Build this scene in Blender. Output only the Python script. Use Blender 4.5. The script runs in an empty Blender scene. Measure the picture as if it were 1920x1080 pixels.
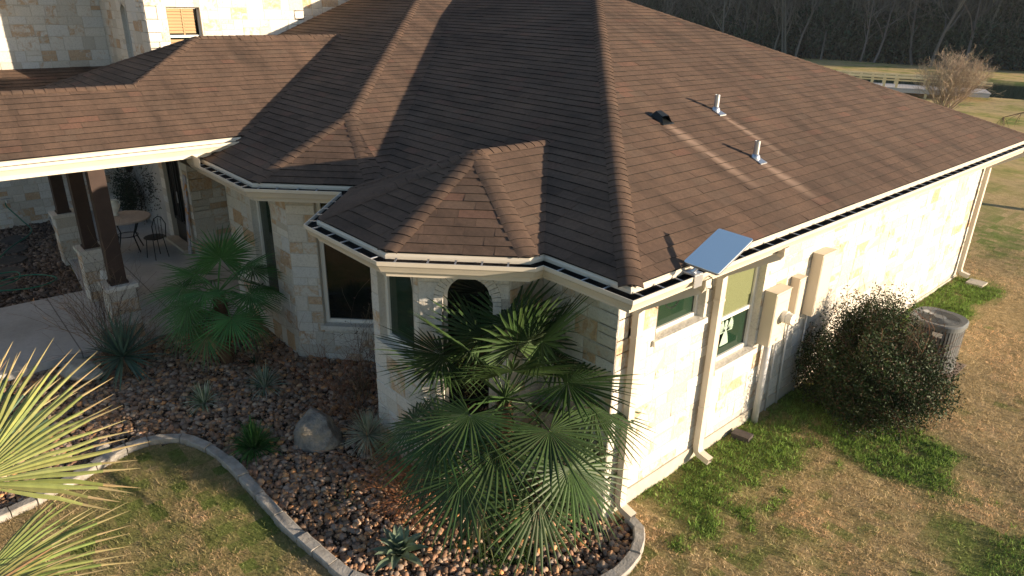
import bpy, math, random
import numpy as np
from mathutils import Vector, Matrix

# ------------------------------------------------------------------ camera, sky, sun, exposure
scene = bpy.context.scene
C = scene.collection
f_px, pitch, roll, azim = 1295.78, 0.3912, 0.0220, 0.8357
HC = 5.5225
def cam_axes():
    f = np.array([0, math.cos(pitch), -math.sin(pitch)]); r = np.array([1., 0, 0]); u = np.cross(r, f)
    c, s = math.cos(roll), math.sin(roll)
    r2 = c*r + s*u; u2 = -s*r + c*u
    tw = lambda p: np.array([p[0]*math.cos(azim) - p[1]*math.sin(azim), p[0]*math.sin(azim) + p[1]*math.cos(azim), p[2]])
    return tw(r2), tw(u2), tw(f)
RR, UU, FF = cam_axes()
cam_d = bpy.data.cameras.new('camera'); cam = bpy.data.objects.new('camera', cam_d); C.objects.link(cam)
cam_d.sensor_width = 36; cam_d.lens = 36*f_px/1920; cam_d.clip_end = 3000; cam_d.clip_start = 0.05
cam.matrix_world = Matrix(((RR[0], UU[0], -FF[0], 0), (RR[1], UU[1], -FF[1], 0), (RR[2], UU[2], -FF[2], HC), (0, 0, 0, 1)))
scene.camera = cam

SUN = Vector((0.853, 0.493, 0.170)).normalized()
world = bpy.data.worlds.new('World'); scene.world = world; world.use_nodes = True
wn = world.node_tree.nodes; wl = world.node_tree.links
sky = wn.new('ShaderNodeTexSky'); sky.sky_type = 'NISHITA'; sky.sun_disc = False
sky.sun_elevation = math.asin(SUN.z); sky.sun_rotation = math.atan2(SUN.x, SUN.y)
sky.air_density = 1.0; sky.dust_density = 0.6; sky.ozone_density = 1.5
bg = wn['Background']; bg.inputs['Strength'].default_value = 0.092
tint = wn.new('ShaderNodeMix'); tint.data_type = 'RGBA'; tint.blend_type = 'MULTIPLY'; tint.inputs[0].default_value = 1; tint.inputs[7].default_value = (.97, .98, 1.04, 1)
wl.new(sky.outputs[0], tint.inputs[6]); wl.new(tint.outputs[2], bg.inputs['Color'])
sd = bpy.data.lights.new('sun', 'SUN'); sd.energy = 5.0; sd.angle = math.radians(0.5); sd.color = (1.0, 0.81, 0.61)
so = bpy.data.objects.new('sun', sd); C.objects.link(so)
so.rotation_euler = SUN.to_track_quat('Z', 'Y').to_euler()
scene.view_settings.view_transform = 'Standard'; scene.view_settings.look = 'None'
scene.view_settings.exposure = 1.12; scene.view_settings.gamma = 1

rnd = random.Random(7); nr = np.random.default_rng(7)

# ------------------------------------------------------------------ helpers
class MB:
    def __init__(s): s.v = []; s.f = []; s.m = []; s.c = []
    def add(s, vs, fs, mi=0, col=(.5, .5, .5)):
        b = len(s.v); s.v.extend([tuple(map(float, p)) for p in vs])
        for f in fs: s.f.append(tuple(b + i for i in f)); s.m.append(mi); s.c.append(col)
    def box(s, x0, x1, y0, y1, z0, z1, mi=0, col=(.5, .5, .5)):
        s.add([(x0,y0,z0),(x1,y0,z0),(x1,y1,z0),(x0,y1,z0),(x0,y0,z1),(x1,y0,z1),(x1,y1,z1),(x0,y1,z1)],
              [(0,3,2,1),(4,5,6,7),(0,1,5,4),(1,2,6,5),(2,3,7,6),(3,0,4,7)], mi, col)
    def obox(s, o, ax, ay, az, mi=0, col=(.5, .5, .5)):   # oriented box from a corner and three edge vectors
        o, ax, ay, az = map(np.array, (o, ax, ay, az))
        P = [o, o+ax, o+ax+ay, o+ay, o+az, o+ax+az, o+ax+ay+az, o+ay+az]
        s.add(P, [(0,3,2,1),(4,5,6,7),(0,1,5,4),(1,2,6,5),(2,3,7,6),(3,0,4,7)], mi, col)
    def tube(s, pts, rad, n=8, mi=0, col=(.5, .5, .5), cap=True):
        pts = [np.array(p, float) for p in pts]
        if not hasattr(rad, '__len__'): rad = [rad]*len(pts)
        vs = []; up = np.array([0.3, 0.2, 1.0])
        for i, p in enumerate(pts):
            d = pts[min(i+1, len(pts)-1)] - pts[max(i-1, 0)]; d = d/(np.linalg.norm(d)+1e-9)
            if i == 0:
                a = np.cross(d, up if abs(d @ up) < 1.0*np.linalg.norm(up) else np.array([1., 0, 0])); a /= np.linalg.norm(a)+1e-9
            else:
                a = a - d*(a @ d); a /= np.linalg.norm(a)+1e-9
            b = np.cross(d, a)
            for k in range(n):
                t = 2*math.pi*k/n; vs.append(p + rad[i]*(a*math.cos(t) + b*math.sin(t)))
        fs = [(i*n+k, i*n+(k+1) % n, (i+1)*n+(k+1) % n, (i+1)*n+k) for i in range(len(pts)-1) for k in range(n)]
        if cap: fs += [tuple(range(n-1, -1, -1)), tuple((len(pts)-1)*n+k for k in range(n))]
        s.add(vs, fs, mi, col)
    def lathe(s, cx, cy, prof, n=24, mi=0, col=(.5, .5, .5)):
        vs = [(cx + r*math.cos(2*math.pi*k/n), cy + r*math.sin(2*math.pi*k/n), z) for r, z in prof for k in range(n)]
        fs = [(i*n+k, i*n+(k+1) % n, (i+1)*n+(k+1) % n, (i+1)*n+k) for i in range(len(prof)-1) for k in range(n)]
        fs += [tuple(range(n-1, -1, -1)), tuple((len(prof)-1)*n+k for k in range(n))]
        s.add(vs, fs, mi, col)

def finish(name, me, mats, parent, smooth):
    for m in (mats if isinstance(mats, (list, tuple)) else [mats]): me.materials.append(m)
    if smooth: me.shade_smooth()
    o = bpy.data.objects.new(name, me); C.objects.link(o)
    if parent: o.parent = parent
    return o
def build(name, mb, mats, parent=None, smooth=False):
    me = bpy.data.meshes.new(name); me.from_pydata(mb.v, [], mb.f)
    me.polygons.foreach_set('material_index', mb.m)
    ca = me.color_attributes.new('rnd', 'FLOAT_COLOR', 'CORNER')
    ls = np.array([len(f) for f in mb.f]); cc = np.array([(c[0], c[1], c[2], 1.) for c in mb.c], dtype=np.float32)
    ca.data.foreach_set('color', np.repeat(cc, ls, axis=0).ravel())
    me.update()
    return finish(name, me, mats, parent, smooth)
def build_np(name, V, F, col, mats, parent=None, smooth=False):   # V (n,3), F (m,k) one face size, col (m,3)
    me = bpy.data.meshes.new(name); n, m, k = len(V), len(F), F.shape[1]
    me.vertices.add(n); me.vertices.foreach_set('co', np.asarray(V, dtype=np.float32).ravel())
    me.loops.add(m*k); me.loops.foreach_set('vertex_index', F.astype(np.int32).ravel())
    me.polygons.add(m); me.polygons.foreach_set('loop_start', np.arange(0, m*k, k, dtype=np.int32))
    me.polygons.foreach_set('loop_total', np.full(m, k, dtype=np.int32))
    me.update(calc_edges=True)
    ca = me.color_attributes.new('rnd', 'FLOAT_COLOR', 'CORNER')
    c4 = np.ones((m, 4), dtype=np.float32); c4[:, :3] = col
    ca.data.foreach_set('color', np.repeat(c4, k, axis=0).ravel())
    me.update()
    return finish(name, me, mats, parent, smooth)
def tag(o, label, cat, group=None, kind=None):
    o['label'] = label; o['category'] = cat
    if group: o['group'] = group
    if kind: o['kind'] = kind
    return o
def empty(name, loc, label, cat, group=None):
    o = bpy.data.objects.new(name, None); C.objects.link(o); o.location = loc; o.empty_display_size = .2
    tag(o, label, cat, group); return o
def part(name, mb, mats, par, smooth=False, **k):
    o = build(name, mb, mats, par, smooth)
    if par is not None and par.parent is None: o.location = -Vector(par.location)   # part meshes are written in world coordinates
    return o
def vnoise(x, y, s, seed=0):   # smooth value noise 0..1
    r = np.random.default_rng(seed); T = r.random((256, 256)); x = np.asarray(x)/s + 31.7; y = np.asarray(y)/s + 17.3
    xi = np.floor(x).astype(int); yi = np.floor(y).astype(int); fx = x-xi; fy = y-yi
    fx = fx*fx*(3-2*fx); fy = fy*fy*(3-2*fy); g = lambda a, b: T[a % 256, b % 256]
    return (g(xi, yi)*(1-fx)+g(xi+1, yi)*fx)*(1-fy) + (g(xi, yi+1)*(1-fx)+g(xi+1, yi+1)*fx)*fy
def gz(x, y):
    x = np.asarray(x, float); y = np.asarray(y, float)
    a = np.clip(y-5.1, -6, 11.6); b = np.clip(-(x+4), 0, 5.35)
    z = .016*a + .066*b
    far = np.clip((y-22)/15, 0, 1); return z*(1-far) + 0.1*far
def G(x, y): return float(gz(x, y))

# ------------------------------------------------------------------ materials
def mat(name, base=(.5, .5, .5), rough=.8, spec=.3, metal=0.):
    m = bpy.data.materials.new(name); m.use_nodes = True; b = m.node_tree.nodes['Principled BSDF']
    b.inputs['Base Color'].default_value = (*base, 1); b.inputs['Roughness'].default_value = rough
    b.inputs['Specular IOR Level'].default_value = spec; b.inputs['Metallic'].default_value = metal
    return m
class N:   # tiny node helper
    def __init__(s, m): s.t = m.node_tree; s.b = s.t.nodes['Principled BSDF']
    def n(s, ty, **k):
        x = s.t.nodes.new('ShaderNode'+ty)
        for a, b in k.items(): setattr(x, a, b)
        return x
    def l(s, a, b): s.t.links.new(a, b)
    def sock(s, inp, v):
        if hasattr(v, 'links'): s.l(v, inp)
        else: inp.default_value = v
    def math(s, op, a, b=0., c=0., clamp=False):
        x = s.n('Math', operation=op, use_clamp=clamp)
        for i, v in enumerate((a, b, c)): s.sock(x.inputs[i], v)
        return x.outputs[0]
    def coord(s): return s.n('TexCoord').outputs['Object']
    def noise(s, scale, detail=4., rough=.6, vec=None, dist=0.):
        x = s.n('TexNoise'); x.inputs['Scale'].default_value = scale; x.inputs['Detail'].default_value = detail
        x.inputs['Roughness'].default_value = rough; x.inputs['Distortion'].default_value = dist
        s.l(vec if vec is not None else s.coord(), x.inputs['Vector']); return x.outputs[0]
    def ramp(s, fac, stops):
        x = s.n('ValToRGB'); e = x.color_ramp.elements
        while len(e) < len(stops): e.new(.5)
        for i, (p, c) in enumerate(stops): e[i].position = p; e[i].color = (*c, 1) if len(c) == 3 else c
        s.l(fac, x.inputs[0]); return x.outputs[0]
    def mix(s, fac, a, b, mode='MIX'):
        x = s.n('Mix', data_type='RGBA', blend_type=mode)
        s.sock(x.inputs[0], fac)
        for i, v in ((6, a), (7, b)):
            if hasattr(v, 'links'): s.l(v, x.inputs[i])
            else: x.inputs[i].default_value = (*v, 1)
        return x.outputs[2]
    def attr(s):
        a = s.n('Attribute', attribute_name='rnd'); sp = s.n('SeparateColor'); s.l(a.outputs['Color'], sp.inputs[0])
        return a.outputs['Color'], sp.outputs[0], sp.outputs[1], sp.outputs[2]
    def bump(s, h, strength=.5, dist=.01):
        x = s.n('Bump'); x.inputs['Strength'].default_value = strength; x.inputs['Distance'].default_value = dist
        s.l(h, x.inputs['Height']); s.l(x.outputs[0], s.b.inputs['Normal'])
    def color(s, c): s.l(c, s.b.inputs['Base Color'])

ZG = 3.1725; ZR = ZG + .04; PT = .4
M = {}
def shingle_material():
    m = mat('shingle', rough=.93, spec=.15); k = N(m); _, r, g, b = k.attr()
    base = k.ramp(r, [(0, (.112, .076, .056)), (.35, (.136, .090, .065)), (.6, (.150, .099, .071)), (.85, (.132, .094, .070)), (1, (.164, .096, .069))])
    mp = k.n('Mapping'); k.l(k.coord(), mp.inputs[0]); mp.inputs['Scale'].default_value = (.45, 1.5, .45); wz = k.noise(1.6, 4, .62, mp.outputs[0]); big = k.noise(.9, 3, .6); base = k.mix(k.math('MULTIPLY', k.math('SUBTRACT', big, .35, clamp=True), 1.1, clamp=True), base, (.108, .079, .058))
    base = k.mix(.9, base, k.ramp(wz, [(.34, (.66, .68, .70)), (.5, (.96, .96, .96)), (.68, (1.2, 1.17, 1.13))]), 'MULTIPLY')
    gran = k.noise(260, 2, .7); base = k.mix(.55, base, k.ramp(gran, [(.3, (.45, .45, .45)), (.7, (1.35, 1.3, 1.25))]), 'MULTIPLY')
    med = k.noise(22, 3, .6); base = k.mix(.5, base, k.ramp(med, [(.3, (.7, .7, .7)), (.7, (1.22, 1.2, 1.18))]), 'MULTIPLY')
    # pale rust streaks washed down the slope below each roof penetration
    sep = k.n('SeparateXYZ'); k.l(k.coord(), sep.inputs[0]); X, Y = sep.outputs[0], sep.outputs[1]
    tot = None
    for x0, y0, ln, w0 in ((-5.60, 9.12, 1.25, .07), (-4.55, 8.50, .95, .10), (-5.60, 7.78, 1.05, .10), (-5.0, 7.78, 1.0, .08)):
        t = k.math('DIVIDE', k.math('SUBTRACT', X, x0), ln)
        wob = k.math('MULTIPLY', k.math('SUBTRACT', k.noise(9, 2), .5), .08)
        dy = k.math('ABSOLUTE', k.math('ADD', k.math('SUBTRACT', Y, y0), wob))
        w = k.math('ADD', w0*.8, k.math('MULTIPLY', k.math('SINE', k.math('MULTIPLY', t, 3.14)), w0*.6))
        side = k.math('SUBTRACT', 1.2, k.math('DIVIDE', dy, w), clamp=True)
        ends = k.math('MULTIPLY', k.math('MULTIPLY', t, 12, clamp=True), k.math('MULTIPLY', k.math('SUBTRACT', 1, t), 1.6, clamp=True))
        q = k.math('MULTIPLY', side, ends, clamp=True); tot = q if tot is None else k.math('MAXIMUM', tot, q)
    base = k.mix(k.math('MULTIPLY', tot, .7), base, (.36, .25, .18))
    k.color(base); k.bump(k.noise(180, 3, .7), .5, .006); return m
M['shingle'] = shingle_material()
M['underlay_edge_shade'] = mat('underlay_edge_shade', (.012, .010, .009), .95)  # also colours butt edges: cut asphalt plus painted shadow line between courses
def stone_material(name, dull=0.):
    m = mat(name, rough=.9, spec=.2); k = N(m); col, r, g, b = k.attr()
    base = k.ramp(r, [(0, (.50, .465, .40)), (.3, (.61, .575, .505)), (.65, (.67, .64, .575)), (1, (.60, .595, .565))])
    vec = k.n('VectorMath', operation='ADD'); k.l(k.coord(), vec.inputs[0])
    cmb = k.n('CombineXYZ'); k.l(k.math('MULTIPLY', b, 37.), cmb.inputs[0]); k.l(cmb.outputs[0], vec.inputs[1])
    n1 = k.noise(6, 6, .68, vec.outputs[0], .8)
    patch = k.math('MULTIPLY', k.math('SUBTRACT', k.math('ADD', n1, k.math('MULTIPLY', g, .42)), .74, clamp=True), 6.5, clamp=True)
    och = k.ramp(k.noise(16, 4, .6, vec.outputs[0]), [(.3, (.34, .15, .045)), (.5, (.52, .31, .13)), (.75, (.30, .19, .10))])
    base = k.mix(k.math('MULTIPLY', patch, .68), base, och)
    pits = k.noise(34, 5, .7, vec.outputs[0]); base = k.mix(.6, base, k.ramp(pits, [(.3, (.62, .60, .58)), (.5, (1, 1, 1)), (.75, (1.1, 1.1, 1.1))]), 'MULTIPLY')
    k.color(base); k.bump(k.math('ADD', k.noise(20, 5, .65), k.math('MULTIPLY', pits, .4)), .75, .02); return m
M['stone'] = stone_material('limestone')
def simple_noise(name, c1, c2, scale, rough=.8, bs=.3, bd=.005, spec=.3, detail=5):
    m = mat(name, rough=rough, spec=spec); k = N(m); n = k.noise(scale, detail, .65)
    k.color(k.ramp(n, [(.3, c1), (.7, c2)])); k.bump(k.noise(scale*4, 3), bs, bd); return m
M['mortar'] = simple_noise('mortar', (.42, .39, .32), (.52, .48, .41), 25, .95, .5, .004)
M['trim'] = simple_noise('painted_trim', (.58, .52, .42), (.64, .58, .48), 3, .45, .05, .001)
M['gutter_in'] = simple_noise('gutter_litter_shade', (.006, .005, .005), (.02, .016, .013), 30, .95, .8, .01)  # near-black colour stands for litter, dirt and shade inside the gutter
M['silver'] = mat('galvanised_metal', (.55, .57, .6), .35, .5, .85)
M['white'] = mat('white_vinyl', (.78, .76, .70), .4)
M['concrete'] = simple_noise('concrete', (.44, .43, .41), (.54, .53, .51), 1.6, .9, .3, .003)
M['slab'] = simple_noise('slab_edge', (.42, .38, .31), (.52, .47, .39), 5, .9, .3, .004)
M['wood'] = simple_noise('stained_post_wood', (.032, .020, .016), (.055, .034, .026), 5, .7, .3, .003)
M['box'] = mat('beige_steel', (.60, .53, .42), .5)
M['pipe'] = mat('grey_conduit', (.55, .55, .54), .5)
M['black'] = mat('black_plastic', (.012, .014, .014), .45)
M['plaster'] = simple_noise('whitewash', (.38, .37, .35), (.50, .48, .45), 4, .9, .5, .01)
M['door'] = mat('dark_door', (.022, .018, .015), .35, .5)
def glass_mat(name, base, rough, spec=.8):
    m = mat(name, base, rough, spec); k = N(m); k.bump(k.noise(1.3, 2), .12, .03); return m
M['glass'] = glass_mat('dark_window_glass', (.006, .009, .008), .03, .45)
M['glass_g'] = glass_mat('green_tinted_glass', (.012, .032, .018), .07, .6)
M['screen'] = simple_noise('sunlit_window_screen', (.11, .125, .05), (.17, .19, .085), 60, .55, .5, .002)
def foliage(name, rough=.45, spec=.4, trans=.12, bright=1.0):
    m = mat(name, rough=rough, spec=spec); k = N(m); col, r, g, b = k.attr()
    c = k.mix(.35, col, k.ramp(k.noise(12, 3), [(.3, (.6*bright,)*3), (.7, (1.35*bright,)*3)]), 'MULTIPLY'); k.color(c)
    tr = k.n('BsdfTranslucent'); k.l(c, tr.inputs[0]); mx = k.n('MixShader'); mx.inputs[0].default_value = trans
    k.l(k.b.outputs[0], mx.inputs[1]); k.l(tr.outputs[0], mx.inputs[2]); k.l(mx.outputs[0], k.t.nodes['Material Output'].inputs[0]); return m
M['leaf'] = foliage('leaf', .5, .25, .12)
M['gloss_leaf'] = foliage('glossy_leaf', .55, .22, .06)
M['blade'] = foliage('grass_blade', .75, .15, .25)
M['twig'] = foliage('twig', .85, .1, .0)
M['rock'] = foliage('river_rock', .8, .2, .0)

# ------------------------------------------------------------------ ground (one sheet to the horizon)
def smooth(a, b, x): t = np.clip((x-a)/(b-a), 0, 1); return t*t*(3-2*t)
def green_mask(x, y):
    n = vnoise(x, y, .55, 3); n2 = vnoise(x, y, 2.6, 4); n3 = vnoise(x, y, .18, 5)
    wall = (1-smooth(.25, .85, np.abs(x+3.55) + (n-.5)*.5))*smooth(5.5, 5.9, y)*(1-smooth(9.6, 10.4, y))
    wall2 = (1-smooth(.25, .7, np.abs(x+3.6)+(n-.5)*.4))*smooth(12.4, 13.0, y)*(1-smooth(16.2, 17.4, y))
    e = np.sqrt(((x+2.5)/1.35)**2 + ((y-9.1)/.85)**2)+(n-.5)*.7; ring = (1-smooth(.65, 1.15, e))
    corner = (1-smooth(.3, .8, np.hypot(x+.5, y-8.1)+(n-.5)))
    n4 = vnoise(x, y, .09, 6); spots = smooth(.40, .78, n2*.35+n*.22+n3*.23+n4*.2)*.85
    left = (1-smooth(.05, .5, np.abs(x+y*0.0 - (-6.2)+(y-2)*.9)*.7+(n-.5)*.4))*(y < 2.2)*.6
    return np.clip(np.maximum.reduce([wall, wall2, ring, corner, spots, left*.6])*(.35+.6*n3+.6*n4), 0, 1)
CURB = [(-3.80,5.33),(-3.62,5.30),(-3.47,5.12),(-3.38,4.92),(-3.33,4.62),(-3.38,4.20),(-3.56,3.80),(-3.85,3.42),(-4.2,3.02),(-4.62,2.68),(-5.1,2.42),(-5.55,2.34),(-6.11,2.26),(-6.84,2.21),(-7.39,2.18),(-7.89,2.09),(-8.31,1.90),(-8.52,1.60),(-8.54,1.22),(-8.36,.72),(-8.2,.25),(-8.14,-.2),(-8.2,-.9),(-8.4,-1.8)]
BED = CURB + [(-11.3,-1.8),(-11.35,.6),(-11.45,1.7),(-11.4,4.0),(-9.32,4.0),(-8.13,5.2),(-6.83,3.9),(-5.83,3.9),(-5.12,4.6),(-5.12,5.1),(-4.01,5.1)]
BED2 = [(-14.12,-3),(-14.12,2.02),(-14.6,2.02),(-19.8,2.45),(-19.8,-3)]
def inside(x, y, poly):
    x = np.asarray(x); y = np.asarray(y); r = np.zeros(x.shape, bool); n = len(poly)
    for i in range(n):
        x0, y0 = poly[i]; x1, y1 = poly[(i+1) % n]
        c = ((y0 > y) != (y1 > y)) & (x < (x1-x0)*(y-y0)/((y1-y0) if y1 != y0 else 1e-9)+x0); r ^= c
    return r
def ground():
    xs = np.unique(np.concatenate([np.linspace(-400, -40, 19), np.linspace(-40, -21, 20), np.arange(-21, 5, .16), np.linspace(5, 40, 20), np.linspace(40, 400, 15)]))
    ys = np.unique(np.concatenate([np.linspace(-300, -20, 15), np.linspace(-20, -3, 12), np.arange(-3, 22, .16), np.linspace(22, 100, 90), np.linspace(100, 800, 20)]))
    X, Y = np.meshgrid(xs, ys); Z = gz(X, Y) + (vnoise(X, Y, .5, 1)-.5)*.03*(Y < 30) + (vnoise(X, Y, 6, 2)-.5)*.25*smooth(20, 30, Y)
    bed = inside(X, Y, BED) | inside(X, Y, BED2)
    Z = np.where(bed, Z-.03, Z)
    pond = pond_in(X, Y); Z = np.where(pond, -.35, Z)
    nx, ny = len(xs), len(ys); V = np.stack([X.ravel(), Y.ravel(), Z.ravel()], 1)
    i = np.arange(nx-1)[None, :] + np.arange(ny-1)[:, None]*nx; F = np.stack([i, i+1, i+1+nx, i+nx], -1).reshape(-1, 4)
    cx, cy = V[F].mean(1)[:, 0], V[F].mean(1)[:, 1]; g = green_mask(cx, cy); b = inside(cx, cy, BED) | inside(cx, cy, BED2)
    col = np.stack([g, b.astype(float), (smooth(20, 32, cy))], 1)
    m = mat('lawn_ground', rough=.95, spec=.1); k = N(m); _, r, gg, bb = k.attr()
    dry = k.ramp(k.noise(6, 6, .7), [(.25, (.24, .19, .09)), (.5, (.47, .36, .19)), (.72, (.64, .48, .29))])
    grn = k.ramp(k.noise(18, 5, .7), [(.3, (.10, .14, .03)), (.7, (.24, .29, .08))])
    fine = k.noise(26, 6, .8)
    dry = k.mix(.8, dry, k.ramp(fine, [(.36, (.38, .40, .34)), (.62, (1.32, 1.27, 1.2))]), 'MULTIPLY')
    dirt = k.ramp(k.noise(20, 5, .7), [(.3, (.05, .036, .026)), (.7, (.11, .08, .058))])
    farc = k.ramp(k.noise(.35, 6, .65), [(.36, (.20, .24, .06)), (.44, (.40, .34, .12)), (.54, (.55, .40, .20)), (.66, (.34, .30, .12))])
    farc = k.mix(.5, farc, k.ramp(k.noise(4, 5, .7), [(.3, (.55, .55, .5)), (.7, (1.3, 1.3, 1.3))]), 'MULTIPLY')
    c = k.mix(r, dry, grn); c = k.mix(bb, c, farc); c = k.mix(gg, c, dirt); k.color(c)
    k.bump(k.noise(22, 6, .8), 1.0, .06)
    o = build_np('ground', V, F, col, m, smooth=True); o['kind'] = 'structure'; return o
PC = (-4.5, 64.5)
def pond_in(x, y):
    e = ((x+18.0)/16.0)**2 + ((y-66.)/7.6)**2; return e < 1
ground()
pm = MB()
pm.lathe(0, 0, [(.01, -.05), (1.02, -.05)], 64)
pm.v = [(-18.0+x*16.1, 66.+y*7.7, -.04) for x, y, z in pm.v]; pm.f = [tuple(range(64, 128))]; pm.m = [0]; pm.c = [(.5,)*3]
wm = mat('pond_water', (.012, .03, .022), .08, .6); kk = N(wm); kk.bump(kk.noise(2.5, 3), .15, .05)
po = build('pond', pm, wm); po['kind'] = 'structure'

# ------------------------------------------------------------------ house
house = empty('stone_house', (0, 0, 0), 'cream limestone house with brown shingle hip roofs, bays and white gutters', 'house')
def clip(poly, a, b, c):   # keep a*x+b*y+c >= 0 ; poly list of (x,y)
    out = []; n = len(poly)
    for i in range(n):
        p, q = poly[i], poly[(i+1) % n]; dp = a*p[0]+b*p[1]+c; dq = a*q[0]+b*q[1]+c
        if dp >= 0: out.append(p)
        if (dp >= 0) != (dq >= 0):
            t = dp/(dp-dq); out.append((p[0]+(q[0]-p[0])*t, p[1]+(q[1]-p[1])*t))
    return out
def shingle_face(poly, nx, ny, c, p, name='roof', expo=.143, under=True, inset=.030):
    """plane z = ZR' + p*(nx*x+ny*y+c): (nx,ny) is the unit plan direction that climbs; poly in plan"""
    z0 = c[1]; c = c[0]; mb = MB(); ax = (-ny, nx)   # along-eave direction
    L = math.sqrt(1+p*p); U = np.array([nx/L, ny/L, p/L]); A = np.array([ax[0], ax[1], 0.]); Nn = np.cross(A, U); 
    if Nn[2] < 0: Nn = -Nn
    org = np.array([-nx*c, -ny*c, z0])
    P = lambda a, v, o: org + A*a + U*v + Nn*o
    uv = [(q[0]*ax[0]+q[1]*ax[1], (nx*q[0]+ny*q[1]+c)*L) for q in poly]
    off = org @ A; uv = [(a-off, v) for a, v in uv]
    if len(uv) < 3: return None
    uv = clip(uv, 0, 1, -inset*.8)
    if under:
        mb.add([P(a, v, -.004) for a, v in uv], [tuple(range(len(uv)))], 1)
        cl = uv
    v0, v1 = min(v for _, v in uv)+inset*.2, max(v for _, v in uv); k = 0
    r = random.Random(hash((round(nx, 2), round(c, 2))) & 0xffff)
    while v0 + k*expo < v1:
        va = v0 + k*expo; vb = va + expo + .012
        row = clip(clip(uv, 0, 1, -va), 0, -1, vb)
        if len(row) >= 3:
            a0, a1 = min(a for a, _ in row), max(a for a, _ in row); a = a0 - r.random()*.3
            dark = r.random()
            while a < a1:
                w = r.uniform(.20, .42); q = clip(clip(row, 1, 0, -(a+.0012)), -1, 0, a+w-.0012)
                if len(q) >= 3:
                    th = r.uniform(.007, .013); j = r.uniform(-.004, .004)
                    t = [P(x, v + (j if v < va+.001 else 0), th*(1-.85*(v-va)/expo)) for x, v in q]
                    bt = [P(x, v + (j if v < va+.001 else 0), -.006) for x, v in q]; n = len(q)
                    col = (min(1, max(0, r.gauss(.45, .22))), r.random(), r.random())
                    if r.random() < .035: col = (1, col[1], col[2])
                    mb.add(t, [tuple(range(n))], 0, col); ed = [i for i in range(n) if q[i][1] < va+.001 and q[(i+1) % n][1] < va+.001]; mb.add(t+bt, [(i, n+i, n+(i+1) % n, (i+1) % n) for i in ed], 1, col); mb.add(t+bt, [(i, n+i, n+(i+1) % n, (i+1) % n) for i in range(n) if i not in ed], 0, col)  # butt edges near black: cut asphalt with the course shadow painted in
                a += w
        k += 1
    # make faces point outward
    return part(name, mb, [M['shingle'], M['underlay_edge_shade']], house)
class Comp:
    """hip roof component: list of planes (nx, ny, c, p, z0): z = z0 + p*(nx*x+ny*y+c)"""
    def __init__(s, rect, planes): s.rect = rect; s.planes = planes
    def face(s, i):
        x0, x1, y0, y1 = s.rect; poly = [(x0, y0), (x1, y0), (x1, y1), (x0, y1)]; a = s.planes[i]
        poly = clip(poly, a[0], a[1], a[2])
        for j, b in enumerate(s.planes):
            if j == i: continue
            poly = clip(poly, b[3]*b[0]-a[3]*a[0], b[3]*b[1]-a[3]*a[1], b[3]*b[2]+b[4]-a[3]*a[2]-a[4])
        return poly
    def z(s, x, y): return min(a[4]+a[3]*(a[0]*x+a[1]*y+a[2]) for a in s.planes)
s2 = math.sqrt(.5)
main = Comp((-16.9, -3.40, 4.4, 17.4), [(0, 1, -4.558, PT, ZR), (-1, 0, -3.471, PT, ZR), (0, -1, 17.35, PT, ZR)])
pf = .4565
wing = Comp((-16.28, -7.6, 3.3, 16.5), [(0, 1, -3.464, PT, ZR), (-1, 0, -7.75, PT, ZR), (-s2, s2, -12.564*s2, pf, ZR), (0, -1, 19.1, PT, ZR)])
bcx, bcy, ra = -6.327, 5.104, 1.745
bay = Comp((-8.2, -4.4, 3.3, 7.1), [(0, 1, -(bcy-ra), PT, ZR), (-1, 0, bcx+ra, PT, ZR), (1, 0, -(bcx-ra), PT, ZR),
      (-s2, s2, ra-(-s2*bcx+s2*bcy), PT, ZR), (s2, s2, ra-(s2*bcx+s2*bcy), PT, ZR)])
pp = .474; ZP = 3.49
porch = Comp((-16.8, -10.9, 1.3, 8.2), [(-1, 0, -10.95, pp, ZP), (0, 1, -1.43, pp*.9, ZP), (1, 0, 16.65, pp, ZP)])
walk = Comp((-14.2, -10.9, -4.5, 3.4), [(-1, 0, -10.95, pp, ZP), (1, 0, 13.95, pp, ZP)])
pent = Comp((-19.9, -18.4, -3.5, 4.5), [(-1, 0, -18.62, .42, 3.40)])
for comp, idx in ((main, (0, 1, 2)), (wing, (0, 1, 2)), (bay, (0, 1, 2, 3, 4)), (porch, (0, 1, 2)), (walk, (0, 1)), (pent, (0,))):
    for i in idx:
        pl = comp.planes[i]; poly = comp.face(i)
        if comp is walk and i == 0: poly = clip(poly, 0, -1, 3.10)
        if comp is porch and i == 0: poly = clip(poly, 0, 1, -3.10)
        shingle_face(poly, pl[0], pl[1], (pl[2], pl[4]), pl[3])
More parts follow.
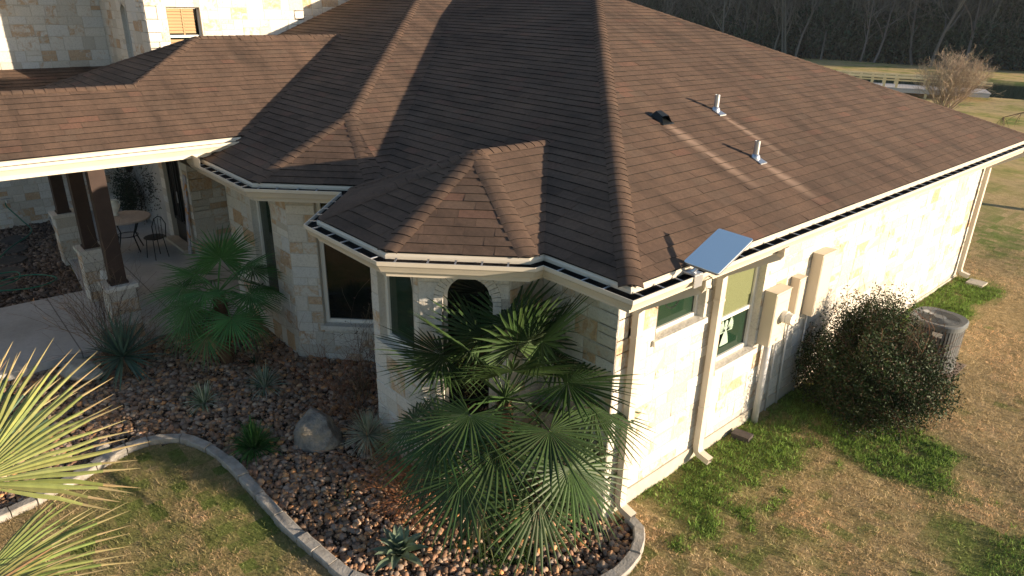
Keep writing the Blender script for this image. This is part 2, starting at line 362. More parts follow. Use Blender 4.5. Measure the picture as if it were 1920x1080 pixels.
def ridge_cap(p, q, n1, n2, w=.118, expo=.135, name='ridge_cap', wide=1.0):
    p = np.array(p, float); q = np.array(q, float); d = q-p; L = np.linalg.norm(d); d /= L
    n1 = np.array(n1, float)/np.linalg.norm(n1); n2 = np.array(n2, float)/np.linalg.norm(n2); up = n1+n2; up /= np.linalg.norm(up)
    a1 = np.cross(d, n1); a1 *= 1 if a1 @ n1 <= 2 and np.cross(d, n1) @ np.cross(d, up) > 0 else 1
    # side directions lying in each slope, pointing away from the ridge line
    s1 = np.cross(n1, d); s1 *= -1 if s1 @ n2 < 0 else 1; s1 = -s1 if s1 @ n2 > 0 and (s1 @ n1) > 1 else s1
    s1 = np.cross(n1, d); s1 = s1 if s1[2] < 0 or abs(s1[2]) < 1e-6 and s1 @ n1 > -1 else -s1
    s2_ = np.cross(n2, d); s2_ = s2_ if s2_[2] < 0 else -s2_
    if s1 @ s2_ > 0.2: s2_ = s2_
    mb = MB(); k = 0; r = random.Random(int(L*1000)); o = .05
    while o < L:
        e = min(o+expo+.02, L); ring = []; th = r.uniform(.006, .009); col = (min(.95, max(0, r.gauss(.5, .16))), r.random(), r.random()); w_ = w*r.uniform(.95, 1.03)
        for t, h in ((o, th+.006), (e, .005)):
            b = p + d*t; row = []
            for u_ in (1, .62, .28, 0):
                row.append(b + s1*w_*u_ + n1*h + up*(.014*(1-u_)**.5 - .012*(1-u_)**3))
            for u_ in (.28, .62, 1):
                row.append(b + s2_*w_*u_ + n2*h + up*(.014*(1-u_)**.5 - .012*(1-u_)**3))
            ring.append(row)
        low = [x - up*.011 for x in ring[0]]; m = 7
        mb.add(ring[0]+ring[1], [(i, i+1, m+i+1, m+i) for i in range(m-1)], 0, col)
        mb.add(ring[0]+low, [(m+i, m+i+1, i+1, i) for i in range(m-1)], 1, col)  # cap steps in the same near black, shadow line painted in
        o += expo
    ob = part(name, mb, [M['shingle'], M['underlay_edge_shade']], house, smooth=True); return ob
def pn(pl): v = np.array([-pl[3]*pl[0], -pl[3]*pl[1], 1.]); return v/np.linalg.norm(v)
def hip(comp, i, j, a, b, **k):
    P = [(x, y, comp.z(x, y)) for x, y in (a, b)]; ridge_cap(P[0], P[1], pn(comp.planes[i]), pn(comp.planes[j]), **k)
hip(main, 0, 1, (-3.471, 4.558), (-9.87, 10.954))
hip(main, 1, 2, (-3.471, 17.35), (-9.87, 10.954))
hip(main, 0, 2, (-9.87, 10.954), (-16.2, 10.954))
wx, wy = -9.536, 5.25
hip(wing, 0, 2, (-9.10, 3.464), (wx, wy)); hip(wing, 2, 1, (-7.90, 4.66), (wx, wy)); hip(wing, 0, 1, (wx, wy), (-15.3, 5.25+5.764))
tb = ra*math.tan(math.pi/8)
for i, j, a in ((0, 3, (bcx+tb, bcy-ra)), (0, 4, (bcx-tb, bcy-ra)), (3, 1, (bcx+ra, bcy-tb)), (4, 2, (bcx-ra, bcy-tb))): hip(bay, i, j, a, (bcx, bcy))
hip(bay, 1, 2, (bcx, bcy), (bcx, 6.30))
hip(porch, 0, 1, (-12.45, 3.05), (-13.8, 4.597)); hip(porch, 1, 2, (-16.65, 1.43), (-13.8, 4.597)); hip(porch, 0, 2, (-13.8, 4.6), (-13.8, 7.5))
hip(porch, 0, 2, (-13.8, 5.3), (-13.8, 7.1), w=.19, expo=.3, name='ridge_vent')
hip(walk, 0, 1, (-12.45, -4.4), (-12.45, 3.10))

# gutters
PROF = [(-.012, -.015), (-.012, -.125), (.065, -.125), (.078, -.10), (.105, -.055), (.118, -.045), (.122, 0.), (.112, 0.), (.110, -.04), (.06, -.085), (-.010, -.085), (-.010, -.015)]
def gutter_run(pts, z=ZG, ends=(True, True), hang=.29, close=None):
    """pts: outer rim line (o=.12) in plan, ordered so that the house lies to the left"""
    n = len(pts); pts = [np.array(p, float) for p in pts]; nor = []
    for i in range(n-1):
        d = pts[i+1]-pts[i]; d /= np.linalg.norm(d); nor.append(np.array([d[1], -d[0]]))   # outward (right of travel)
    def off(i, o):   # o measured from fascia; rim is .12
        e = o-.12
        if i == 0: return pts[0]+nor[0]*e
        if i == n-1: return pts[-1]+nor[-1]*e
        a, b = nor[i-1], nor[i]; m = (a+b); m = m/(m @ a); return pts[i]+m*e
    for i in range(n-1):
        mb = MB(); A = [np.array([*off(i, o), z+h]) for o, h in PROF]; B = [np.array([*off(i+1, o), z+h]) for o, h in PROF]; k = len(PROF)
        mb.add(A+B, [(j, j+1, k+j+1, k+j) for j in range(8)], 0); mb.add(A+B, [(j, j+1, k+j+1, k+j) for j in range(8, k-1)], 1)  # inner faces coloured dark for dirt and shade
        for flag, idx in ((i == 0 and ends[0], 0), (i == n-2 and ends[1], 1)):
            if flag: mb.add(A if idx == 0 else B, [tuple(range(k))], 0)
        # inside: near-black sheet for leaf litter and the shade in the trough
        q = [[*off(i, -.010), z-.060], [*off(i, .104), z-.060], [*off(i+1, .104), z-.060], [*off(i+1, -.010), z-.060]]
        mb.add(q, [(0, 1, 2, 3)], 1)
        # fascia with drip edge
        for (o0, o1, h0, h1) in ((-.034, -.014, -.20, .004),):
            mb.add([[*off(i, o0), z+h0], [*off(i, o1), z+h0], [*off(i+1, o1), z+h0], [*off(i+1, o0), z+h0], [*off(i, o0), z+h1], [*off(i, o1), z+h1], [*off(i+1, o1), z+h1], [*off(i+1, o0), z+h1]],
                   [(0, 3, 2, 1), (4, 5, 6, 7), (0, 1, 5, 4), (1, 2, 6, 5), (2, 3, 7, 6), (3, 0, 4, 7)], 0)
        mb.add([[*off(i, -.012), z-.002], [*off(i+1, -.012), z-.002], [*off(i+1, -.013), z+.018], [*off(i, -.013), z+.018], [*off(i+1, -.034), z+.040], [*off(i, -.034), z+.040], [*off(i+1, -.09), z+.046], [*off(i, -.09), z+.046]], [(0, 1, 2, 3), (3, 2, 4, 5), (5, 4, 6, 7)], 0)
        g = part('gutter', mb, [M['trim'], M['gutter_in']], house)
        a, b = pts[i], pts[i+1]; L = np.linalg.norm(b-a); d = (b-a)/L; o = .17
        while hang and o < L-.1:
            hb = MB(); c = a + d*o; s = d*.008
            p0 = c - nor[i]*.115; p1 = c - nor[i]*.004
            hb.add([[*(p0-s), z-.002], [*(p0+s), z-.002], [*(p1+s), z-.006], [*(p1-s), z-.006], [*(p0-s), z-.010], [*(p0+s), z-.010], [*(p1+s), z-.014], [*(p1-s), z-.014]],
                   [(0, 1, 2, 3), (4, 7, 6, 5), (0, 4, 5, 1), (1, 5, 6, 2), (2, 6, 7, 3), (3, 7, 4, 0)], 0)
            hb.add([[*(p0-s*1.6), z-.002], [*(p0+s*1.6), z-.002], [*(p0+s*1.6+nor[i]*.012), z+.008], [*(p0-s*1.6+nor[i]*.012), z+.008]], [(0, 1, 2, 3)], 0)
            o += hang*rnd.uniform(.85, 1.15)
            build('hanger', hb, [M['silver']], g)
gl = [(-11.28, 3.344), (-9.05, 3.344), (-8.127, 4.267), (-7.0995, 3.239), (-5.5545, 3.239), (-4.462, 4.331), (-4.462, 4.438), (-3.351, 4.438), (-3.351, 17.47), (-8.0, 17.47)]
gutter_run(gl)
gutter_run([(-10.83, -4.4), (-10.83, 4.12)], z=3.45, hang=0)
# upturned splash guard where the porch roof drains on to the wing gutter
mb = MB(); mb.obox((-11.28, 3.338, ZG-.005), (.62, 0, 0), (0, .006, 0), (0, 0, .13)); mb.v[5] = (-10.78, 3.338, ZG+.125); part('splash_guard', mb, M['trim'], house)
# soffits
mb = MB()
for poly, z in (([(-17, 4.57), (-3.48, 4.57), (-3.48, 17.33), (-17, 17.33)], 2.985), ([(-16.2, 3.47), (-9.10, 3.47), (-7.9, 4.68), (-7.9, 6), (-16.2, 6)], 2.989), ([(-8.05, 5.8), (-8.05, 4.39), (-7.04, 3.37), (-5.61, 3.37), (-4.60, 4.39), (-4.60, 5.8)], 2.993),
                ([(-16.6, 1.85), (-10.97, 1.85), (-10.97, 4.35), (-16.6, 4.35)], 3.26), ([(-13.93, -4.4), (-10.97, -4.4), (-10.97, 1.85), (-13.93, 1.85)], 3.262)):
    mb.add([(x, y, z) for x, y in poly]+[(x, y, z+.02) for x, y in poly], [tuple(range(len(poly))), tuple(range(2*len(poly)-1, len(poly)-1, -1))])
part('soffit', mb, M['trim'], house)
# porch beams
mb = MB(); mb.box(-11.55, -11.35, -4.4, 4.2, 3.19, 3.259); mb.box(-16.6, -11.56, 2.04, 2.24, 3.19, 3.259); mb.box(-13.6, -13.42, -4.4, 2.03, 3.19, 3.259)
mb.box(-16.64, -16.62, 1.8, 4.3, 3.26, 3.46); mb.box(-16.64, -13.96, 1.80, 1.82, 3.262, 3.46)
part('porch_beam', mb, M['wood'], house)

# stone walls --------------------------------------------------------------
def rects(s0, s1, z0, z1, r, out, depth=0):
    w, h = s1-s0, z1-z0
    if (w < .50 and h < .30 and (r.random() < .75 or depth > 9)) or (w < .26 and h < .2): out.append((s0, s1, z0, z1)); return
    if h > .32 and (h/w > .55 or w < .3): 
        c = z0 + h*r.uniform(.38, .62); rects(s0, s1, z0, c, r, out, depth+1); rects(s0, s1, c, z1, r, out, depth+1)
    elif w > .42 or w/h > 2.6:
        c = s0 + w*r.uniform(.35, .65); rects(s0, c, z0, z1, r, out, depth+1); rects(c, s1, z0, z1, r, out, depth+1)
    elif h > .2:
        c = z0 + h*r.uniform(.4, .6); rects(s0, s1, z0, c, r, out, depth+1); rects(s0, s1, c, z1, r, out, depth+1)
    else: out.append((s0, s1, z0, z1))
def minus(rc, op):
    a, b, c, d = rc; p, q, r_, s = op
    if b <= p or a >= q or d <= r_ or c >= s: return [rc]
    o = []
    if a < p: o.append((a, p, c, d))
    if b > q: o.append((q, b, c, d))
    a2, b2 = max(a, p), min(b, q)
    if c < r_: o.append((a2, b2, c, r_))
    if d > s: o.append((a2, b2, s, d))
    return o
def wall(p0, p1, z0, z1, ops=(), seed=1, ext=(0, 0), thick=.25, rough=1.0, gold=.0, name='wall', quoin=(False, False)):
    """outer face on the right of travel p0->p1; ops: (s0,s1,za,zb) rectangular holes"""
    p0 = np.array(p0, float); p1 = np.array(p1, float); L = np.linalg.norm(p1-p0); d = (p1-p0)/L; n = np.array([d[1], -d[0]]); r = random.Random(seed)
    P = lambda s, z, o: (p0[0]+d[0]*s+n[0]*o, p0[1]+d[1]*s+n[1]*o, z)
    mb = MB()
    ss = sorted({0., L} | {min(max(v, 0), L) for o in ops for v in o[:2]}); zz = sorted({z0, z1} | {min(max(v, z0), z1) for o in ops for v in o[2:]})
    for a, b in zip(ss[:-1], ss[1:]):
        for c, e in zip(zz[:-1], zz[1:]):
            m = ((a+b)/2, (c+e)/2)
            if any(o[0] < m[0] < o[1] and o[2] < m[1] < o[3] for o in ops): continue
            mb.add([P(a, c, 0), P(b, c, 0), P(b, e, 0), P(a, e, 0), P(a, c, -thick), P(b, c, -thick), P(b, e, -thick), P(a, e, -thick)],
                   [(0, 1, 2, 3), (7, 6, 5, 4), (0, 4, 5, 1), (1, 5, 6, 2), (2, 6, 7, 3), (3, 7, 4, 0)], 1)
    rs = []; lo, hi = -ext[0], L+ext[1]
    z = z0
    while z < z1-.01:      # bands keep the courses level
        bh = r.choice((.16, .24, .30, .38, .44)); ze = min(z+bh, z1)
        if z1-ze < .1: ze = z1
        s = lo
        while s < hi-.01:
            bw = r.uniform(.5, 1.15); se = min(s+bw, hi)
            if hi-se < .15: se = hi
            rects(s, se, z, ze, r, rs); s = se
        z = ze
    fin = rs
    for o in ops: fin = [q for rc in fin for q in minus(rc, o)]
    for a, b, c, e in fin:
        if b-a < .03 or e-c < .03: continue
        g = .0028; a += g; b -= g; c += g; e -= g; dp = r.uniform(.003, .012)*rough; bv = min(.010, (b-a)/4, (e-c)/4)
        j = lambda: r.uniform(-.004, .004)
        O = [P(a, c, -.001), P(b, c, -.001), P(b, e, -.001), P(a, e, -.001)]
        I = [P(a+bv+j(), c+bv+j(), dp+j()), P(b-bv+j(), c+bv+j(), dp+j()), P(b-bv+j(), e-bv+j(), dp+j()), P(a+bv+j(), e-bv+j(), dp+j())]
        col = (r.random(), (r.random()**2.2)*1.05 + gold, r.random())
        mb.add(O+I, [(4, 5, 6, 7), (0, 1, 5, 4), (1, 2, 6, 5), (2, 3, 7, 6), (3, 0, 4, 7)], 0, col)
    return part(name, mb, [M['stone'], M['mortar']], house), P, L
def window(P, a, b, z0, z1, arch=False, inset=.09, fw=.045, glass='glass', rail=None, sill=True, upper=None, surround=False, two=False, seed=3):
    """a..b, z0..z1 is the hole in the wall described by P(s,z,o)"""
    w = b-a; cz = z1 - w/2 if arch else z1; r = random.Random(seed)
    fr = MB(); pa = MB(); nseg = 20
    def outline(ins):
        pts = [(a+ins, z0+ins), (b-ins, z0+ins)]
        if arch: pts += [((a+b)/2 + (w/2-ins)*math.cos(t), cz + (w/2-ins)*math.sin(t)) for t in np.linspace(0, math.pi, nseg)]
        else: pts += [(b-ins, z1-ins), (a+ins, z1-ins)]
        return pts
    o1, o2 = outline(0.0), outline(fw); n = len(o1)
    vs = [P(s, z, -inset) for s, z in o1]+[P(s, z, -inset) for s, z in o2]+[P(s, z, -inset-.05) for s, z in o2]
    fr.add(vs, [(i, (i+1) % n, n+(i+1) % n, n+i) for i in range(n)]+[(n+i, n+(i+1) % n, 2*n+(i+1) % n, 2*n+i) for i in range(n)], 0)
    def bar(s0, s1, za, zb, o0=-.10, o1_=-.14):
        fr.add([P(s0, za, o0), P(s1, za, o0), P(s1, zb, o0), P(s0, zb, o0), P(s0, za, o1_), P(s1, za, o1_), P(s1, zb, o1_), P(s0, zb, o1_)],
               [(0, 1, 2, 3), (7, 6, 5, 4), (0, 4, 5, 1), (1, 5, 6, 2), (2, 6, 7, 3), (3, 7, 4, 0)], 0)
    if rail: bar(a+fw, b-fw, rail-.025, rail+.025, -inset-.005, -inset-.045)
    win = part('window', fr, M['white'] , house)
    # reveal (stone lining) and spandrels
    rv = MB(); o3 = outline(.003); vs = [P(s, z, .006) for s, z in o3]+[P(s, z, -inset-.02) for s, z in o3]
    rv.add(vs, [(i, n+i, n+(i+1) % n, (i+1) % n) for i in range(n)], 0, (.5, .1, r.random()))
    if arch:   # fill the square hole corners above the arch with cut stone
        top = z1+.001; arcs = np.linspace(0, math.pi, nseg); cx = (a+b)/2
        for i in range(nseg-1):
            t0, t1 = arcs[i], arcs[i+1]; q = [(cx+w/2*math.cos(t), cz+w/2*math.sin(t)) for t in (t0, t1)]
            rv.add([P(q[0][0], q[0][1], .012), P(q[0][0], top, .012), P(q[1][0], top, .012), P(q[1][0], q[1][1], .012)], [(0, 1, 2, 3)], 0, (.5, .15, .3))
        if surround:
            for i in range(nseg-1):
                t0, t1 = arcs[i]+.012, arcs[i+1]-.012
                q = [(cx+rr*math.cos(t), cz+rr*math.sin(t)) for rr, t in ((w/2-.01, t0), (w/2+.09, t0), (w/2+.09, t1), (w/2-.01, t1))]
                rv.add([P(s, z, .028) for s, z in q]+[P(s, z, .0) for s, z in q], [(0, 1, 2, 3), (0, 4, 5, 1), (1, 5, 6, 2), (2, 6, 7, 3), (3, 7, 4, 0)], 0, (.55, .1, r.random()))
    if surround:
        for (s0, s1) in ((a-.09, a), (b, b+.09)):
            z = z0
            while z < cz:
                e = min(z+r.uniform(.2, .4), cz); rv.add([P(s0, z+.003, .026), P(s1, z+.003, .026), P(s1, e-.003, .026), P(s0, e-.003, .026), P(s0, z+.003, 0), P(s1, z+.003, 0), P(s1, e-.003, 0), P(s0, e-.003, 0)],
                    [(0, 1, 2, 3), (0, 4, 5, 1), (1, 5, 6, 2), (2, 6, 7, 3), (3, 7, 4, 0)], 0, (.6, .1, r.random())); z = e
    build('reveal', rv, M['stone'], win)
    if sill:
        sl = MB(); sl.add([P(a-.05, z0-.07, .05), P(b+.05, z0-.07, .05), P(b+.05, z0-.005, .04), P(a-.05, z0-.005, .04), P(a-.05, z0-.07, -.1), P(b+.05, z0-.07, -.1), P(b+.05, z0+.004, -.1), P(a-.05, z0+.004, -.1)],
            [(0, 1, 2, 3), (0, 4, 5, 1), (1, 5, 6, 2), (2, 6, 7, 3), (3, 7, 4, 0)], 0, (.55, .1, .4)); build('sill', sl, M['stone'], win)
    if rail:
        for za, zb, g in ((z0, rail, glass), (rail, z1, upper or glass)):
            q = MB(); q.add([P(a, za, -inset-.03), P(b, za, -inset-.03), P(b, zb, -inset-.03), P(a, zb, -inset-.03)], [(0, 1, 2, 3)], 0); build('pane', q, M[g], win)
    else:
        q = MB(); oo = outline(fw*.5); q.add([P(s, z, -inset-.03) for s, z in oo], [tuple(range(len(oo)))], 0); build('pane', q, M[glass], win)
    return win
WT = 3.0
# right side wall (faces +X): travel +Y so that the outside is on the right
_, PRW, _ = wall((-4.01, 5.10), (-4.01, 16.69), .16, WT, ext=(.012, 0), ops=[(.66, 1.58, 2.13, 2.92), (2.02, 2.94, 1.28, 2.92)], seed=11, rough=.5, gold=-.12)
window(PRW, .66, 1.58, 2.13, 2.92, glass='glass_g', seed=1)
window(PRW, 2.02, 2.94, 1.28, 2.92, glass='glass_g', rail=1.88, upper='screen', fw=.06, seed=2)
mb = MB(); mb.box(-4.30, -3.985, 5.085, 16.71, -.25, .235); part('foundation', mb, M['slab'], house)
mb = MB(); mb.obox((-5.12, 5.08, -.2), (1.13, 0, 0), (0, .2, 0), (0, 0, .37)); part('foundation', mb, M['slab'], house)
# wall under the main eave facing the bed
wall((-5.12, 5.10), (-4.01, 5.10), .0, WT, seed=12, ext=(0, .010))
# small bay
wall((-5.12, 4.6), (-5.12, 5.10), .0, WT, seed=13)
_, PB1, LB1 = wall((-5.828, 3.892), (-5.12, 4.6), -.02, WT, ops=[(.26, .82, .95, 2.80)], seed=14)
window(PB1, .26, .82, .95, 2.80, arch=True, surround=True, seed=5)
_, PB2, LB2 = wall((-6.826, 3.892), (-5.828, 3.892), .0, WT, ops=[(.16, .90, 1.70, 2.95)], seed=15)
window(PB2, .16, .90, 1.70, 2.95, arch=True, seed=6, glass='glass_g', fw=.06)
wall((-8.13, 5.196), (-6.826, 3.892), .0, WT, seed=16)
# wing: diagonal wall with the big window, then the flat wall with the tall arched window
_, PW1, LW1 = wall((-9.323, 4.0), (-8.13, 5.193), .1, WT, ops=[(.42, 1.60, .90, 2.92)], seed=17, gold=.06)
window(PW1, .42, 1.60, .90, 2.92, seed=7, fw=.06)
_, PW2, LW2 = wall((-11.65, 4.0), (-9.323, 4.0), .1, WT, ops=[(1.02, 1.78, 1.02, 2.95)], seed=18, gold=.12)
window(PW2, 1.02, 1.78, 1.02, 2.95, arch=True, seed=8, glass='glass_g', fw=.06)
# porch recess and door wall
wall((-11.65, 5.0), (-11.65, 4.0), .3, WT, seed=19)
wall((-14.6, 5.0), (-11.65, 5.0), .3, 3.26, seed=20, gold=.2)
wall((-14.6, 4.3), (-14.6, 5.0), .3, 3.26, seed=21, gold=.25)
_, PDW, _ = wall((-16.55, 4.3), (-14.6, 4.3), .3, 3.26, ops=[(.30, 1.45, .3, 2.95)], seed=22, gold=.1)
mb = MB(); mb.box(-19.8, -16.56, 4.3, 4.5, .3, 3.6); part('plastered_wall', mb, M['plaster'], house)
mb = MB(); mb.box(-16.24, -15.12, 4.40, 4.44, .42, 2.94); dr = part('door', mb, M['door'], house)
mb = MB()
for x in (-16.20, -15.62): 
    mb.box(x, x+.04, 4.36, 4.399, .9, 2.8); mb.box(x+.42, x+.46, 4.36, 4.399, .9, 2.8)
    mb.box(x+.041, x+.419, 4.365, 4.399, 2.74, 2.8); mb.box(x+.041, x+.419, 4.365, 4.399, .9, .96)
for i in range(6): mb.tube([(-16.1+i*.18, 4.385, .98), (-16.1+i*.18, 4.385, 2.72)], .008, 6)
build('door_frame', mb, M['black'], dr)
mb = MB(); mb.tube([(-15.69, 4.34, 1.35), (-15.69, 4.34, 1.6)], .012, 6); build('handle', mb, M['silver'], dr)
mb = MB(); mb.box(-16.3, -15.05, 4.12, 4.36, .40, .47); part('door_step', mb, M['slab'], house)
# courtyard back wall, storey above it, tall block
wall((-19.8, -4), (-19.8, 4.3), .2, 3.5, seed=23, gold=.08)
wall((-19.8, -4), (-19.8, 4.48), 3.66, 6.6, seed=24, gold=.12)
_, PF, _ = wall((-19.8, 4.48), (-16.3, 4.48), 3.6, 7.0, ops=[(1.72, 2.18, 4.12, 5.32)], seed=25)
window(PF, 1.72, 2.18, 4.12, 5.32, arch=True, seed=9, glass='glass_g', inset=.08, fw=.03)
_, PU, _ = wall((-16.3, 4.48), (-16.3, 7.95), 3.6, 7.0, ops=[(.42, 1.10, 4.25, 5.30)], seed=26, gold=-.1, rough=.6)
uw = window(PU, .42, 1.10, 4.25, 5.30, seed=10, fw=.03, rail=4.72, inset=.10)
mb = MB()
for k, (a, b) in enumerate(((.46, .74), (.78, 1.0))):
    z = 4.78
    while z < 5.24:
        mb.add([PU(a, z, -.115), PU(b, z, -.115), PU(b, z+.055, -.128), PU(a, z+.055, -.128)], [(0, 1, 2, 3)]); z += .062
mb.obox(PU(.745, 4.75, -.125), (0, .03, 0), (.015, 0, 0), (0, 0, .52))
z = 4.29
while z < 4.66:
    mb.add([PU(.46, z, -.115), PU(1.0, z, -.115), PU(1.0, z+.055, -.128), PU(.46, z+.055, -.128)], [(0, 1, 2, 3)]); z += .062
M['shutter'] = mat('pine_shutter', (.36, .225, .10), .5); build('shutter', mb, M['shutter'], uw)
wall((-16.3, 7.95), (-17.3, 7.95), 3.6, 7.0, seed=27); wall((-17.3, 7.95), (-17.3, 11.6), 3.6, 7.0, seed=28, gold=.1)
mb = MB()
mb.box(-20.2, -15.8, 4.0, 11.9, 7.0, 7.12); mb.box(-20.4, -19.3, -4.0, 4.0, 6.6, 6.72); part('soffit', mb, M['trim'], house)
for poly, a in (([(-15.8, 4.0), (-15.8, 11.9), (-18, 9.7), (-18, 6.2)], (-1, 0, -15.8)), ([(-20.2, 4.0), (-15.8, 4.0), (-18, 6.2)], (0, 1, -4.0))):
    shingle_face(poly, a[0], a[1], (a[2], 7.13), .5)

# downspouts
def downspout(x, y, ztop, zb, par=house, gx=-3.42, dy=.33):
    w, d = .040, .052
    path = [(gx, y+dy, ztop+.50), (gx, y+dy, ztop+.42), (gx-.03, y+dy-.01, ztop+.38), (x+.03, y+.02, ztop+.12), (x, y, ztop+.06), (x, y, ztop), (x, y, zb+.12), (x+.015, y, zb+.065), (x+.05, y, zb+.035), (x+.20, y, zb)]
    path = [np.array(p, float) for p in path]; rings = []
    for i, p in enumerate(path):
        t = path[min(i+1, len(path)-1)]-path[max(i-1, 0)]; t = t/np.linalg.norm(t); b = np.array([0, 1., 0]); b = U3_(b-t*(b@t)); n = np.cross(t, b)
        rings.append([p+n*w*q+b*d*q2 for q, q2 in ((-1, -1), (-1, 1), (1, 1), (1, -1))])
    mb = MB()
    for i in range(len(rings)-1): mb.add(rings[i]+rings[i+1], [(k, (k+1) % 4, 4+(k+1) % 4, 4+k) for k in range(4)])
    for zz_ in (ztop-.25, zb+.7): mb.box(x-.045, x+.045, y-.060, y+.060, zz_, zz_+.03)
    o = part('downspout', mb, M['trim'], par); e = MB()
    for k in range(7):
        t = k/6; p = path[1]*(1-t*.5)+path[2]*t*.5; e.box(p[0]-.046-.002*(k % 2), p[0]+.046+.002*(k % 2), p[1]-.058-.003*(k % 2), p[1]+.058+.003*(k % 2), p[2]-.012, p[2]+.012)
    build('elbow', e, M['trim'], o)
U3_ = lambda v: np.array(v, float)/np.linalg.norm(v)
downspout(-3.93, 5.32, 2.56, .10); downspout(-3.93, 6.86, 2.56, .14); downspout(-3.93, 16.57, 2.56, .30)
mb = MB(); mb.box(-3.72, -3.40, 16.40, 16.75, .15, .22); part('splash_block', mb, M['slab'], house)

# electric service on the side wall
def cabinet(y0, y1, z0, z1, dx, bev=.012):
    mb = MB(); mb.box(-4.0+dx+.0065, -4.0+dx+.016, (y0+y1)/2-.02, (y0+y1)/2+.02, z0+.05, z0+.085); mb.box(-4.0+dx+.0062, -4.0+dx+.010, y0+.03, y1-.03, z1-.16, z1-.155); mb.box(-4.0+dx+.0062, -4.0+dx+.010, y0+.03, y1-.03, z0+.14, z0+.145); mb.box(-4.0, -4.0+dx, y0, y1, z0, z1); mb.box(-4.0+dx+.0005, -4.0+dx+.006, y0+.015, y1-.015, z0+.02, z1-.03); mb.box(-4.0, -4.0+dx+.015, y0-.006, y1+.006, z1+.0005, z1+.008); return mb
part('meter_cabinet', cabinet(8.10, 8.48, 1.33, 2.10, .17), M['box'], house)
mb = MB(); mb.tube([(-3.83, 8.36, 1.72), (-3.76, 8.36, 1.72)], .085, 20); mb.tube([(-3.762, 8.36, 1.72), (-3.68, 8.36, 1.72)], [.078, .07], 20); part('electric_meter', mb, M['white'], house, smooth=False)
part('disconnect_box', cabinet(8.80, 8.98, 1.42, 2.12, .12), M['box'], house)
part('breaker_cabinet', cabinet(9.32, 9.70, 1.42, 2.36, .15), M['box'], house)
mb = MB(); mb.tube([(-3.92, 8.28, 1.34), (-3.92, 8.28, .0)], .048, 12); part('conduit', mb, M['pipe'], house, smooth=True)
mb = MB(); mb.tube([(-3.97, 8.62, 1.42), (-3.97, 8.66, .05)], .013, 8); mb.tube([(-3.97, 8.9, 1.42), (-3.97, 8.98, .05)], .016, 8); mb.tube([(-3.97, 9.45, 1.42), (-3.97, 9.5, .05)], .012, 8); part('conduit', mb, M['pipe'], house, smooth=True)

# roof penetrations
def rz(x): return ZR + PT*(-3.471-x)
for (x, y) in ((-5.74, 9.14), (-4.65, 8.50)):
    mb = MB(); z = rz(x); mb.tube([(x, y, z-.03), (x, y, z+.23)], .038, 14, cap=False); mb.tube([(x, y, z+.23), (x, y, z+.02)], .028, 14, cap=False)
    mb.tube([(x, y, z-.05), (x, y, z+.04), (x, y, z+.06)], [.075, .055, .036], 14)
    vp_ = part('vent_pipe', mb, M['silver'], house, smooth=True)
    fl = MB(); a = x-.02; fl.add([(a, y-.07, rz(a)+.018), (x+.14, y-.09, rz(x+.14)+.018), (x+.14, y+.07, rz(x+.14)+.018), (a, y+.07, rz(a)+.018), (a, y-.07, rz(a)), (x+.14, y-.09, rz(x+.14)), (x+.14, y+.07, rz(x+.14)), (a, y+.07, rz(a))],
        [(0, 1, 2, 3), (0, 4, 5, 1), (1, 5, 6, 2), (2, 6, 7, 3), (3, 7, 4, 0)]); build('flashing', fl, M['silver'], vp_)
mb = MB(); x, y = -5.72, 7.80; z = rz(x)
mb.add([(x-.13, y-.14, rz(x-.13)+.02), (x+.17, y-.14, rz(x+.17)+.015), (x+.17, y+.14, rz(x+.17)+.015), (x-.13, y+.14, rz(x-.13)+.02),
        (x-.07, y-.07, rz(x-.07)+.13), (x+.10, y-.10, rz(x+.10)+.12), (x+.10, y+.10, rz(x+.10)+.12), (x-.07, y+.07, rz(x-.07)+.13)], [(0, 1, 5, 4), (2, 3, 7, 6), (3, 0, 4, 7), (4, 5, 6, 7)])
mb.obox((x-.18, y-.17, rz(x-.18)+.016), (.38, 0, -.152), (0, .34, 0), (0, 0, .006))
mb.v = [(x+(a-x)*.72, y+(b-y)*.72, z+(c-z)*.72) for a, b, c in mb.v]; part('roof_vent', mb, M['black'], house)

# porch floor, walkway, columns
mb = MB()
mb.add([(x, y, z) for z in (.41, .0) for x, y in ((-19.8, 2.45), (-14.12, 2.02), (-14.12, -5), (-11.32, -5), (-11.36, .6), (-11.48, 1.7), (-11.4, 4.0), (-11.65, 5.2), (-19.8, 5.2))],
       [tuple(range(9))] + [(i, 9+i, 9+(i+1) % 9, (i+1) % 9) for i in range(9)])
mc = mat('jointed_concrete', rough=.9, spec=.2); k = N(mc); sp_ = k.n('SeparateXYZ'); k.l(k.coord(), sp_.inputs[0])
c_ = k.ramp(k.noise(.9, 6, .65), [(.3, (.36, .345, .32)), (.7, (.52, .51, .49))]); c_ = k.mix(.5, c_, k.ramp(k.noise(14, 5, .7), [(.3, (.8, .8, .8)), (.7, (1.1, 1.1, 1.1))]), 'MULTIPLY')
jy = k.math('ABSOLUTE', k.math('SUBTRACT', k.math('FRACT', k.math('MULTIPLY', k.math('ADD', sp_.outputs[1], 20.55), .66)), .5)); jm = k.math('LESS_THAN', jy, .006)
c_ = k.mix(k.math('MULTIPLY', jm, .7), c_, (.08, .07, .06)); k.color(c_); k.bump(k.noise(30, 4), .3, .004)
pv = build('porch_pavement', mb, mc); pv['kind'] = 'structure'
